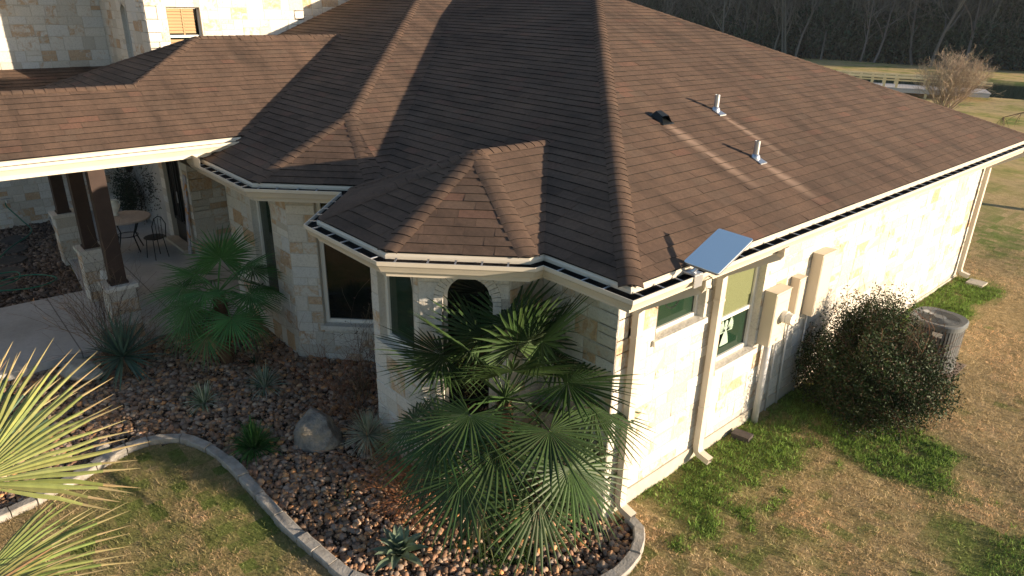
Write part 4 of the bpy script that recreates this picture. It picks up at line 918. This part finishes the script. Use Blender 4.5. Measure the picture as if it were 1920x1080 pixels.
twig_shrub('dry_shrub', -7.85, 4.45, 'leafless grey stalks against the wall below the big window', 8, 1.25, 2, 56, [(.14, .10, .08), (.20, .15, .10)], lean=.15, rad=.006, leaves=60, leafcol=(.12, .07, .04))
clump('dry_fern', -7.95, 4.25, 'tan dried fern fronds in the corner below the big window', 'fern', 46, .42, .012, 57, [(.22, .17, .09), (.16, .13, .07)], elmin=20, droop=.7)
clump('low_weeds', -9.55, 3.35, 'green weeds at the foot of the mid-sized fan palm', 'weeds', 60, .18, .010, 58, [(.03, .07, .03)], elmin=5, droop=.4)
# leafy dark bush in front of the meter wall
def leaf_cloud(n, cen, rad, r, size, pal, shell=.55, lump=.18, zmin=None, tilt=1.0, squash=.9):
    u = r.standard_normal((n, 3)); u /= np.linalg.norm(u, axis=1)[:, None]
    rr = (shell+(1-shell)*r.random(n)**.6); lu = 1+lump*(np.sin(u[:, 0]*5.1+u[:, 2]*3.7+cen[0])+np.sin(u[:, 1]*6.3-u[:, 2]*4.1+cen[1])+np.sin(u[:, 2]*9+u[:, 0]*7))*.6
    P = np.array(cen)+u*rr[:, None]*lu[:, None]*np.array(rad)
    if zmin is not None: P = P[P[:, 2] > zmin]; u = u[:len(P)]
    m = len(P); d = r.standard_normal((m, 3)); d[:, 2] += .3; d /= np.linalg.norm(d, axis=1)[:, None]; q = r.standard_normal((m, 3)); s = np.cross(d, q); s /= np.linalg.norm(s, axis=1)[:, None]
    L = size*r.uniform(.6, 1.2, (m, 1)); V = np.stack([P-d*L, P+s*L*.42, P+d*L, P-s*L*.42], 1).reshape(-1, 3); F = np.arange(4*m).reshape(m, 4)
    pal = np.array(pal); c = pal[r.integers(0, len(pal), m)]*r.uniform(.65, 1.35, (m, 1)); return V, F, c
bush = empty('photinia_bush', (-2.95, 9.95, G(-2.95, 9.95)), 'dense dark green and bronze leafy bush beside the meter wall', 'bush')
r = np.random.default_rng(61); PB = [(.028, .055, .018), (.038, .068, .022), (.045, .062, .024), (.075, .045, .026), (.022, .040, .015)]; Vs, Fs, cs = [], [], []; b0 = 0
for cen, rad, n, sh in (((-3.0, 9.75, .74), (.92, .88, .74), 42000, .35), ((-3.35, 10.25, 1.12), (.52, .55, .55), 11000, .25), ((-2.55, 9.75, .66), (.55, .6, .58), 11000, .3), ((-3.62, 9.55, .62), (.42, .5, .55), 8000, .3), ((-2.95, 9.3, .5), (.72, .5, .45), 10000, .3), ((-3.1, 10.15, 1.45), (.42, .5, .42), 2400, .1)):
    V, F, c = leaf_cloud(n, cen, rad, r, .022, PB, sh, .24, zmin=.10); Vs.append(V); Fs.append(F+b0); cs.append(c); b0 += len(V)
V = np.concatenate(Vs); ob = build_np('crown', V, np.concatenate(Fs), np.concatenate(cs), M['gloss_leaf'], bush); ob.location = -Vector(bush.location)
rr_ = random.Random(62); mb = MB()
for i in range(26):
    a = rr_.uniform(0, 6.28); l = rr_.uniform(.1, .6); twigs(mb, (-2.95+.1*math.cos(a), 9.95+.1*math.sin(a), .05), (math.cos(a)*l, math.sin(a)*l, 1), rr_.uniform(.7, 1.2), .014, 2, rr_, [(.10, .07, .05), (.16, .09, .06)], .3, 0, (2, 3), 4, .002)
part('branches', mb, M['twig'], bush)

# ------------------------------------------------------------------ lawn blades, clover, weeds
def blade_field(n, bbox, keep, seed, h, w, colf, lean=1.2):
    r = np.random.default_rng(seed); x = r.uniform(bbox[0], bbox[1], n); y = r.uniform(bbox[2], bbox[3], n); ok = keep(x, y, r); x, y = x[ok], y[ok]; m = len(x); z = gz(x, y)+(vnoise(x, y, .5, 1)-.5)*.03-.006
    a = r.uniform(0, 6.28, m); b = r.uniform(0, 6.28, m); ln = r.uniform(.2, 1, m)*lean; H = h*r.uniform(.5, 1.2, m)*(.45+1.1*vnoise(x, y, .075, 14)); W = w*r.uniform(.6, 1.2, m)
    P = np.stack([x, y, z], 1); s = np.stack([np.cos(b), np.sin(b), 0*b], 1)*W[:, None]; tip = np.stack([np.cos(a)*ln, np.sin(a)*ln, np.ones(m)], 1); tip *= (H/np.linalg.norm(tip, axis=1))[:, None]
    V = np.stack([P-s, P+s, P+tip], 1).reshape(-1, 3); return V, np.arange(3*m).reshape(m, 3), colf(x, y, r)
def on_lawn(x, y): return ~(inside(x, y, BED) | inside(x, y, BED2) | ((x < -4.0) & (y > 5.05) & (y < 16.8)) | ((x > -3.46) & (x < -2.41) & (y > 11.47) & (y < 12.51)) | ((x < -11) & (y > -3)))
def lawn_col(x, y, r):
    g = np.clip(green_mask(x, y)*1.1+(r.random(len(x))-.5)*.35, 0, 1)[:, None]; t = r.random((len(x), 1)); n = vnoise(x, y, .9, 9)[:, None]
    dry = np.array([.84, .64, .37])*(.40+.85*t)*(0.75+.5*n)*np.where(n > .55, np.array([1.08, .96, .98]), 1); grn = np.array([.27, .32, .10])*(.55+.9*r.random((len(x), 1))); return (dry*(1-g)+grn*g)*(1-.32*smooth(-4.2, -5.6, x) if False else 1-.42*(1-smooth(-6.0, -4.4, x)))[:, None]  # tree shade painted into the blade colour towards the left
k1 = lambda x, y, r: on_lawn(x, y) & (r.random(len(x)) < np.clip(7.5/np.hypot(x, y), .25, 1)) & (x < 1.0) & (x > -11)
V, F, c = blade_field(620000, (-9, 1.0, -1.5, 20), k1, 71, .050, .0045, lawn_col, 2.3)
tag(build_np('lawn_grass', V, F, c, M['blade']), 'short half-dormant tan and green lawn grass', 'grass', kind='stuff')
def kw(x, y, r):
    d = np.hypot(x, y); g = green_mask(x, y); side = (x > -4.0) & (y > 5.3); return on_lawn(x, y) & side & (r.random(len(x)) < smooth(.30, 1.0, g)**1.2 * np.where(((np.abs(x+3.6) < .9) & (y < 9.5)) | (np.hypot((x+2.6)/1.3, (y-9.2)/.9) < 1.25) | (y > 12), 1., np.where(x > -.9, .4, .04)))
V, F, c = blade_field(170000, (-4.0, .3, 5.3, 17.6), kw, 72, .062, .009, lambda x, y, r: np.array([.18, .28, .06])*(.5+1.1*r.random((len(x), 1)))*np.array([1, 1, 1]), 1.3)
tag(build_np('clover', V, F, c, M['blade']), 'bright green clover and weeds along the side wall and round the bush', 'weeds', kind='stuff')
r = np.random.default_rng(77); kwb = lambda x, y, r: inside(x, y, BED) & ((np.hypot((x+4.35)*1.0, (y-3.9)) + vnoise(x, y, .2, 8)*.5 < .65) | (np.hypot(x+7.6, y-2.25) < .0))
V, F, c = blade_field(60000, (-5.5, -3.4, 3.0, 5.0), kwb, 78, .05, .008, lambda x, y, r: np.array([.04, .075, .015])*(.5+1.1*r.random((len(x), 1))), 1.2)
tag(build_np('bed_weeds', V[:9000], F[:3000], c[:3000], M['blade']), 'patch of low green weeds between pebbles under the large palm', 'weeds', kind='stuff')

# ------------------------------------------------------------------ porch things
tx, ty, tz = -16.0, 3.30, .41
tb_ = empty('patio_table', (tx, ty, tz), 'round stone-topped patio table on dark metal legs under the porch', 'table')
mb = MB(); mb.lathe(tx, ty, [(.0, tz+.70), (.50, tz+.70), (.52, tz+.715), (.52, tz+.735), (.50, tz+.745), (.0, tz+.745)], 40); part('table_top', mb, simple_noise('mosaic_top', (.46, .37, .31), (.60, .52, .45), 14), tb_, smooth=False)
for k in range(4):
    a = k*math.pi/2+.4; mb = MB(); mb.tube([(tx+.33*math.cos(a), ty+.33*math.sin(a), tz), (tx+.2*math.cos(a), ty+.2*math.sin(a), tz+.35), (tx+.38*math.cos(a), ty+.38*math.sin(a), tz+.70)], .014, 8); part('leg', mb, M['black'], tb_, smooth=True)
mb = MB(); mb.tube([(tx+.21*math.cos(a), ty+.21*math.sin(a), tz+.34) for a in np.linspace(0, 6.283, 25)], .010, 6, cap=False); part('leg_ring', mb, M['black'], tb_)
ux, uy, uz = -16.22, 3.20, 1.156
urn = empty('urn', (ux, uy, uz), 'white two-handled ceramic urn standing on the patio table', 'urn'); mw = mat('white_ceramic', (.85, .86, .80), .35)
mb = MB(); mb.lathe(ux, uy, [(.0, uz), (.09, uz), (.10, uz+.02), (.06, uz+.06), (.10, uz+.13), (.155, uz+.24), (.165, uz+.31), (.13, uz+.38), (.085, uz+.42), (.095, uz+.45), (.12, uz+.47), (.10, uz+.472), (.06, uz+.42)], 28); mb.v = [(ux+(a-ux)*.72, uy+(b-uy)*.72, uz+(c-uz)*.72) for a, b, c in mb.v]; part('urn_body', mb, mw, urn, smooth=True)
for s in (-1, 1):
    mb = MB(); q = np.array([.64, .75])*s; mb.tube([(ux+q[0]*d, uy+q[1]*d, uz+h) for d, h in ((.10, .45), (.155, .465), (.19, .43), (.185, .36), (.15, .30))], .014, 8); mb.v = [(ux+(a-ux)*.72, uy+(b-uy)*.72, uz+(c-uz)*.72) for a, b, c in mb.v]; part('handle', mb, mw, urn, smooth=True)
def chair(x, y, a, label):
    e = empty('bistro_chair', (x, y, .41), label, 'chair', None); e.rotation_euler = (0, 0, a)
    def pl(nm, mb, sm=True): o = build(nm, mb, M['black'], e, sm)
    mb = MB(); mb.lathe(0, 0, [(.0, .44), (.20, .44), (.21, .45), (.20, .46), (.0, .46)], 22); pl('seat', mb, False)
    for k in range(4):
        t = k*math.pi/2+.785; mb = MB(); mb.tube([(.16*math.cos(t), .16*math.sin(t), .44), (.21*math.cos(t), .21*math.sin(t), 0)], .009, 6); pl('leg', mb)
    mb = MB(); mb.tube([(-.19, .13, .44), (-.22, .15, .75), (-.22, .08, .90), (-.22, 0, .93), (-.22, -.08, .90), (-.22, -.15, .75), (-.19, -.13, .44)], .010, 6)
    for q in (-.07, 0, .07): mb.tube([(-.19, q*.8, .46), (-.215, q, .90)], .006, 5)
    pl('backrest', mb)
chair(-15.15, 3.62, math.pi+.3, 'dark metal bistro chair to the right of the patio table')
ra_ = random.Random(3); mb = MB(); mb.obox((-14.98, 4.18, .42), (.16, .0, 0), (.0, .022, 0), (.12, .10, 1.72)); ml = mat('flaking_board', rough=.8); k = N(ml); k.color(k.ramp(k.noise(3.5, 4, .6, None, 1.0), [(.42, (.45, .22, .06)), (.5, (.30, .31, .38)), (.6, (.42, .42, .46)), (.7, (.5, .3, .1))])); tag(build('leaning_board', mb, ml), 'tall weathered board with flaking grey and orange paint leaning by the door', 'board')
# climbing vine in the corner of the porch
vine = empty('climbing_vine', (-18.6, 4.05, .41), 'dark straggly vine climbing the whitewashed porch wall behind the table', 'vine')
r = random.Random(91); mb = MB()
for i in range(9): twigs(mb, (-18.6+r.uniform(-.5, .8), 4.16, .41), (r.uniform(-.3, .5), .05, 1), 1.2, .01, 2, r, [(.06, .05, .035)], .4, 0, (2, 4), 4, .003)
mb.v = [(x, min(y, 4.27), z) for x, y, z in mb.v]; part('branches', mb, M['twig'], vine)
R2 = np.random.default_rng(92); V, F, c = leaf_cloud(3000, (-18.5, 4.0, .98), (.85, .25, .75), R2, .035, [(.02, .035, .018), (.03, .045, .02), (.015, .025, .015)], .1, .3); V[:, 1] = np.minimum(V[:, 1], 4.27); o = build_np('leaves', V, F, c, M['leaf'], vine); o.location = -Vector(vine.location)
V, F, c = leaf_cloud(420, (-17.4, 4.24, 1.35), (.85, .05, .75), R2, .03, [(.03, .035, .025)], .0, .3); V[:, 1] = np.minimum(V[:, 1], 4.285); o = build_np('leaves', V, F, c, M['leaf'], vine); o.location = -Vector(vine.location)
# strap-leaved plant at the second pedestal
clump('strap_plant', -13.85, 2.35, 'dark strap-leaved plant behind the middle porch pedestal', 'plant', 16, .55, .03, 93, [(.025, .04, .03), (.02, .03, .02)], z=.52, elmin=20, elmax=80, droop=.2)
# hose, faucet, stepping stones in the courtyard bed
hm = mat('green_hose', (.02, .16, .10), .4); mb = MB(); zz = .44
cur = [(-19.7, 1.68, .95), (-19.62, 1.66, .85), (-19.3, 1.85, .55), (-18.6, 1.9, zz), (-17.6, 1.35, zz), (-16.8, .95, zz), (-16.2, .2, zz), (-15.7, .1, zz), (-15.2, .6, zz), (-15.35, 1.15, zz+.01), (-15.9, 1.2, zz), (-15.8, .6, zz+.02), (-15.0, .7, zz+.03), (-14.75, 1.35, zz), (-15.05, 1.75, zz), (-15.5, 1.3, zz+.02), (-15.3, .4, zz), (-15.0, -.4, zz)]
pts = []
for i in range(len(cur)-1):     # Catmull-Rom
    p = [np.array(cur[min(max(i+q, 0), len(cur)-1)]) for q in (-1, 0, 1, 2)]
    for t in np.linspace(0, 1, 9)[:-1]: pts.append(.5*((2*p[1])+(-p[0]+p[2])*t+(2*p[0]-5*p[1]+4*p[2]-p[3])*t*t+(-p[0]+3*p[1]-3*p[2]+p[3])*t**3))
mb.tube(pts, .014, 7); tag(build('garden_hose', mb, hm, None, True), 'green garden hose trailing from the tap across the mulch', 'hose')
mb = MB(); mb.tube([(-19.8, 1.68, .98), (-19.68, 1.68, .98), (-19.68, 1.68, .92)], .022, 8); mb.box(-19.70, -19.66, 1.58, 1.78, 1.0, 1.02); part('outdoor_tap', mb, M['silver'], house)
r = random.Random(95)
fl_ = ['flat grey stepping stone nearest the walkway in the courtyard bed', 'second flat stepping stone from the walkway', 'middle flat stepping stone of the courtyard path', 'flat stepping stone next to the one nearest the tap', 'flat grey stepping stone nearest the wall tap']
for i, (x, y) in enumerate(((-15.6, .95), (-16.4, 1.15), (-17.15, 1.3), (-17.9, 1.45), (-18.65, 1.55))):
    n = 9; ring = [(x+.33*r.uniform(.75, 1.1)*math.cos(a), y+.27*r.uniform(.75, 1.1)*math.sin(a)) for a in np.linspace(0, 6.283, n+1)[:-1]]; z = G(x, y); mb = MB(); loft(mb, [[(a, b, z-.03) for a, b in ring], [(a, b, z+.03) for a, b in ring]])
    tag(build('stepping_stone', mb, M.setdefault('flag', simple_noise('dark_flagstone', (.06, .055, .05), (.11, .10, .09), 8))), fl_[i], 'stepping stone', 'stepping stones in the courtyard bed')
# white figure on the inside of the side window
fig = empty('window_ornament', (-4.10, 7.40, 1.47), 'white ornament with spread wings standing inside the side window', 'ornament'); mwh = mat('white_plaster', (.34, .45, .36), .6)
mb = MB(); mb.lathe(-4.085, 7.40, [(.0, 1.50), (.10, 1.50), (.07, 1.60), (.035, 1.68), (.045, 1.72), (.02, 1.76), (.035, 1.79), (.03, 1.83), (.0, 1.85)], 14); mb.v = [(-4.090+(x+4.085)*.04, y, z) for x, y, z in mb.v]; part('figure', mb, mwh, fig)
for s in (-1, 1):
    mb = MB(); r = random.Random(7)
    for q in range(6):
        a = .5+q*.22; L = .17-.01*q; p = np.array([-4.086, 7.40+s*.02, 1.70]); d = np.array([0, s*math.sin(a), math.cos(a)]); e_ = np.array([0, math.cos(a), -s*math.sin(a)])*.016; mb.add([p-e_*.4, p+e_*.4, p+d*L+e_, p+d*L*1.12, p+d*L-e_], [(0, 1, 2, 3, 4)])
    part('wing', mb, mwh, fig)

# ------------------------------------------------------------------ far bank: dock, pond edge, bare tree, wood
dk = empty('fishing_pier', (-17.5, 55.5, .3), 'pale timber pier with open railings beside the pond', 'pier')
mt = mat('new_timber', (.85, .68, .38), .7); md = mat('grey_deck_boards', (.50, .47, .44), .7)
A0, A1 = np.array([-24.5, 51.0]), np.array([-14.2, 55.2]); dd = (A1-A0)/np.linalg.norm(A1-A0); dn = np.array([-dd[1], dd[0]]); LL = np.linalg.norm(A1-A0)
mb = MB(); s = 0
while s < LL: mb.obox((*(A0+dd*s), .55), (*(dd*.19), 0), (*(dn*3.2), 0), (0, 0, .06)); s += .2
part('deck', mb, md, dk)
mb = MB(); mb.obox((*(A0-dn*.05), .32), (*(dd*LL), 0), (*(dn*.045), 0), (0, 0, .22)); mb.obox((*(A0+dn*3.21), .32), (*(dd*LL), 0), (*(dn*.045), 0), (0, 0, .22)); part('rim_board', mb, md, dk)
for o_ in (0.02, 3.1):
    mb = MB(); mb.obox((*(A0+dn*o_), 1.22), (*(dd*LL), 0), (*(dn*.14), 0), (0, 0, .09)); mb.obox((*(A0+dn*(o_+.02)), 1.06), (*(dd*LL), 0), (*(dn*.04), 0), (0, 0, .10)); part('handrail', mb, mt, dk)
    s = 0
    while s < LL:
        p = A0+dd*s+dn*(o_+.03); mb = MB(); mb.obox((*p, -.2), (*(dd*.16), 0), (*(dn*.14), 0), (0, 0, 1.42)); part('post', mb, mt, dk); s += .78 if s < 5 else 1.9
def tree(name, x, y, H, label, seed, cols, depth=4, stems=1, spread=.4, rad=.12, lean=.1, group=None, nb=(2, 3), minr=.01, z=None):
    r = random.Random(seed); z = G(x, y) if z is None else z; e = empty(name, (x, y, z), label, 'tree', group)
    tr = MB(); cr = MB()
    for i in range(stems):
        a = r.uniform(0, 6.28); d = np.array([math.cos(a)*lean*r.random()*2, math.sin(a)*lean*r.random()*2, 1]); p = np.array([x, y, z-.05]); pts = [p]; dd_ = U3(d); n = 7
        for k in range(n): dd_ = U3(dd_+np.array([r.gauss(0, .06), r.gauss(0, .06), .05])); p = p+dd_*H*(.75 if stems == 1 else .55)/n; pts.append(p)
        rr = [rad*(1-.75*k/n) for k in range(n+1)]; tr.tube(pts, rr, 7, 0, vary(cols[0], r, .15), cap=False)
        for k in range(2 if stems == 1 else 1, n+1):
            for _ in range(2): 
                a = r.uniform(0, 6.28); twigs(cr, pts[k], U3(dd_*.9+np.array([math.cos(a), math.sin(a), .35])*.75), H*.28*(1.15-k/n*.5), rr[k]*.55, depth-1, r, cols, spread, -.04, nb, 4, minr)
    part('trunk', tr, M['twig'], e); part('crown', cr, M['twig'], e); return e
tree('crepe_myrtle', -13.4, 43.8, 4.4, 'pale leafless many-stemmed tree standing before the pier', 101, [(.36, .29, .22), (.32, .25, .18), (.42, .33, .24)], depth=4, stems=9, spread=.45, rad=.045, lean=.85, nb=(3, 4), minr=.0032)
# wood beyond the lawn
W0, W1 = np.array([-110., 61.85]), np.array([-4., 93.1]); wd = (W1-W0)/np.linalg.norm(W1-W0); wn_ = np.array([-wd[1], wd[0]])
bark = [(.17, .16, .145), (.13, .125, .115), (.21, .20, .185)]
proto = [tree('bare_woodland_tree', -30-i*3, 100, 15, 'tall leafless tree at the front edge of the dark wood', 200+i, bark, depth=3, rad=.17, spread=.35, nb=(2, 4), minr=.018, z=.1, group='leafless trees along the edge of the wood', lean=.12) for i in range(5)]
r = random.Random(110); first = [True]*5
for i in range(64):
    t = 36+i*1.15+r.uniform(-.5, .5); dpt = r.uniform(-.5, 5); p = W0+wd*t+wn_*dpt; k = r.randrange(5); src = proto[k]
    if first[k]: e = src; first[k] = False
    else:
        e = src.copy(); C.objects.link(e)
        for ch in src.children: c2 = ch.copy(); C.objects.link(c2); c2.parent = e
    base0 = Vector((-30-k*3, 100, .1)); e.location = (p[0], p[1], .05); e.rotation_euler = (r.uniform(-.05, .05), r.uniform(-.09, .09), r.uniform(0, 6.28)); s = r.uniform(.75, 1.15); e.scale = (s, s, s)
# mass of the wood: trunks, twigs and evergreen undergrowth
def wood(W0, W1, depth, n_leaf, n_trunk, n_twig, seed, name, label, front=0.):
    r = np.random.default_rng(seed); L = np.linalg.norm(W1-W0); wd = (W1-W0)/L; wn_ = np.array([-wd[1], wd[0]]); Vs = []; Fs = []; cs = []; b = 0
    def addq(P, A, B, col):
        nonlocal b
        V = np.stack([P-B, P+B, P+A+B*.4, P+A-B*.4], 1).reshape(-1, 3); Vs.append(V); Fs.append(np.arange(len(V)).reshape(-1, 4)+b); cs.append(col); b += len(V)
    def pos(n, f=0, d=depth):
        t = r.uniform(0, L, n); o = f + r.random(n)**1.3*d; return W0[None]+wd[None]*t[:, None]+wn_[None]*o[:, None], t, o
    p, t, o = pos(n_leaf, .8); h = (2.5+5.6*vnoise(t, o*2, 3.2, seed)+2.0*vnoise(t, o, 1.1, seed+1))*(.7+.8*o/depth); z = r.random(n_leaf)**.8*h
    P = np.concatenate([p, z[:, None]], 1); A = r.standard_normal((n_leaf, 3))*.16; B = r.standard_normal((n_leaf, 3))*.10
    nn = vnoise(t, z*3, 2.4, seed+2)[:, None]; col = (np.array([.034, .066, .044])*(1-nn)+np.array([.08, .095, .06])*nn)*r.uniform(.5, 1.5, (n_leaf, 1)); addq(P, A, B, col)
    p, t, o = pos(n_trunk, 2.5); P = np.concatenate([p, np.zeros((n_trunk, 1))], 1); A = np.stack([r.normal(0, .9, n_trunk), r.normal(0, .9, n_trunk), r.uniform(9, 17, n_trunk)], 1); B = np.stack([wd[0]*r.uniform(.05, .14, n_trunk), wd[1]*r.uniform(.05, .14, n_trunk), np.zeros(n_trunk)], 1)
    addq(P, A, B, np.array([.20, .19, .17])*r.uniform(.4, 1.7, (n_trunk, 1)))
    C2 = np.stack([wn_[0]*np.linalg.norm(B, axis=1), wn_[1]*np.linalg.norm(B, axis=1), np.zeros(n_trunk)], 1); addq(P, A, C2, np.array([.10, .095, .085])*r.uniform(.4, 1.6, (n_trunk, 1)))
    p, t, o = pos(n_twig, .5); z = 1.2+r.random(n_twig)**.8*12; P = np.concatenate([p, z[:, None]], 1); A = r.standard_normal((n_twig, 3))*np.array([.5, .5, .8]); B = np.cross(A, r.standard_normal((n_twig, 3))); B /= np.linalg.norm(B, axis=1)[:, None]; B *= r.uniform(.008, .02, (n_twig, 1))
    nn = vnoise(t, z*2, 3., seed+5)[:, None]; addq(P, A, B, (np.array([.24, .22, .19])*(1-nn)+np.array([.13, .15, .11])*nn)*r.uniform(.4, 1.5, (n_twig, 1)))
    ob = build_np(name, np.concatenate(Vs), np.concatenate(Fs), np.concatenate(cs), M['twig']); tag(ob, label, 'wood', kind='stuff'); return ob
wood(W0, W1, 24, 200000, 1500, 330000, 120, 'wood', 'dense dark bare and evergreen wood beyond the far lawn')

# pine whose drooping limb reaches in from the right
pine = empty('pine_tree', (-3.1, 25.2, G(-3.1, 25.2)), 'drooping brown pine limb hanging in at the right edge', 'tree')
r = random.Random(130); mb = MB(); mb.tube([(-3.1, 25.2, -.1), (-3.08, 25.2, 2.5), (-3.05, 25.2, 5), (-3.1, 25.25, 8.5)], [.16, .14, .11, .04], 9, 0, (.14, .09, .06)); part('trunk', mb, M['twig'], pine)
mb = MB()
for k in range(16):
    h = 3.05+k*.36; a = math.pi+.02 if k == 0 else r.uniform(0, 6.28); L = 2.85 if k == 0 else r.uniform(1.2, 2.2)*(1.15-k/20); p = np.array([-3.1, 25.2, h]); pts = [p+np.array([math.cos(a)*L*t, math.sin(a)*L*t, .55*t-.95*t*t if k == 0 else .5*t-.3*t*t]) for t in np.linspace(0, 1, 8)]
    mb.tube(pts, [.035-.0035*i for i in range(8)], 5, 0, (.16, .11, .08))
    for q in range(34):
        c = pts[r.randint(3, 7)]; e1 = c+np.array([r.gauss(0, .14), r.gauss(0, .14), -r.uniform(.08, .42)]); mb.tube([c, (c+e1)/2+np.array([0, 0, .03]), e1], [.008, .005, .003], 3, 0, vary((.17, .12, .08), r))
        for _ in range(5): g_ = e1+(c-e1)*r.random()*.5; mb.add([g_, g_+np.array([.006, .006, 0]), g_+np.array([r.gauss(0, .06), r.gauss(0, .06), -r.uniform(.02, .12)])], [(0, 1, 2)], 0, vary((.12, .12, .05), r))
part('branches', mb, M['twig'], pine)

# thin evening air
hz = MB(); hz.box(-260, 200, -150, 420, -2.5, 26); hm_ = bpy.data.materials.new('air'); hm_.use_nodes = True; t_ = hm_.node_tree; t_.nodes.remove(t_.nodes['Principled BSDF'])
pv_ = t_.nodes.new('ShaderNodeVolumePrincipled'); pv_.inputs['Color'].default_value = (.80, .88, 1, 1); pv_.inputs['Density'].default_value = .0002; pv_.inputs['Anisotropy'].default_value = .1
t_.links.new(pv_.outputs[0], t_.nodes['Material Output'].inputs['Volume']); h_ = build('haze', hz, hm_); h_['kind'] = 'stuff'
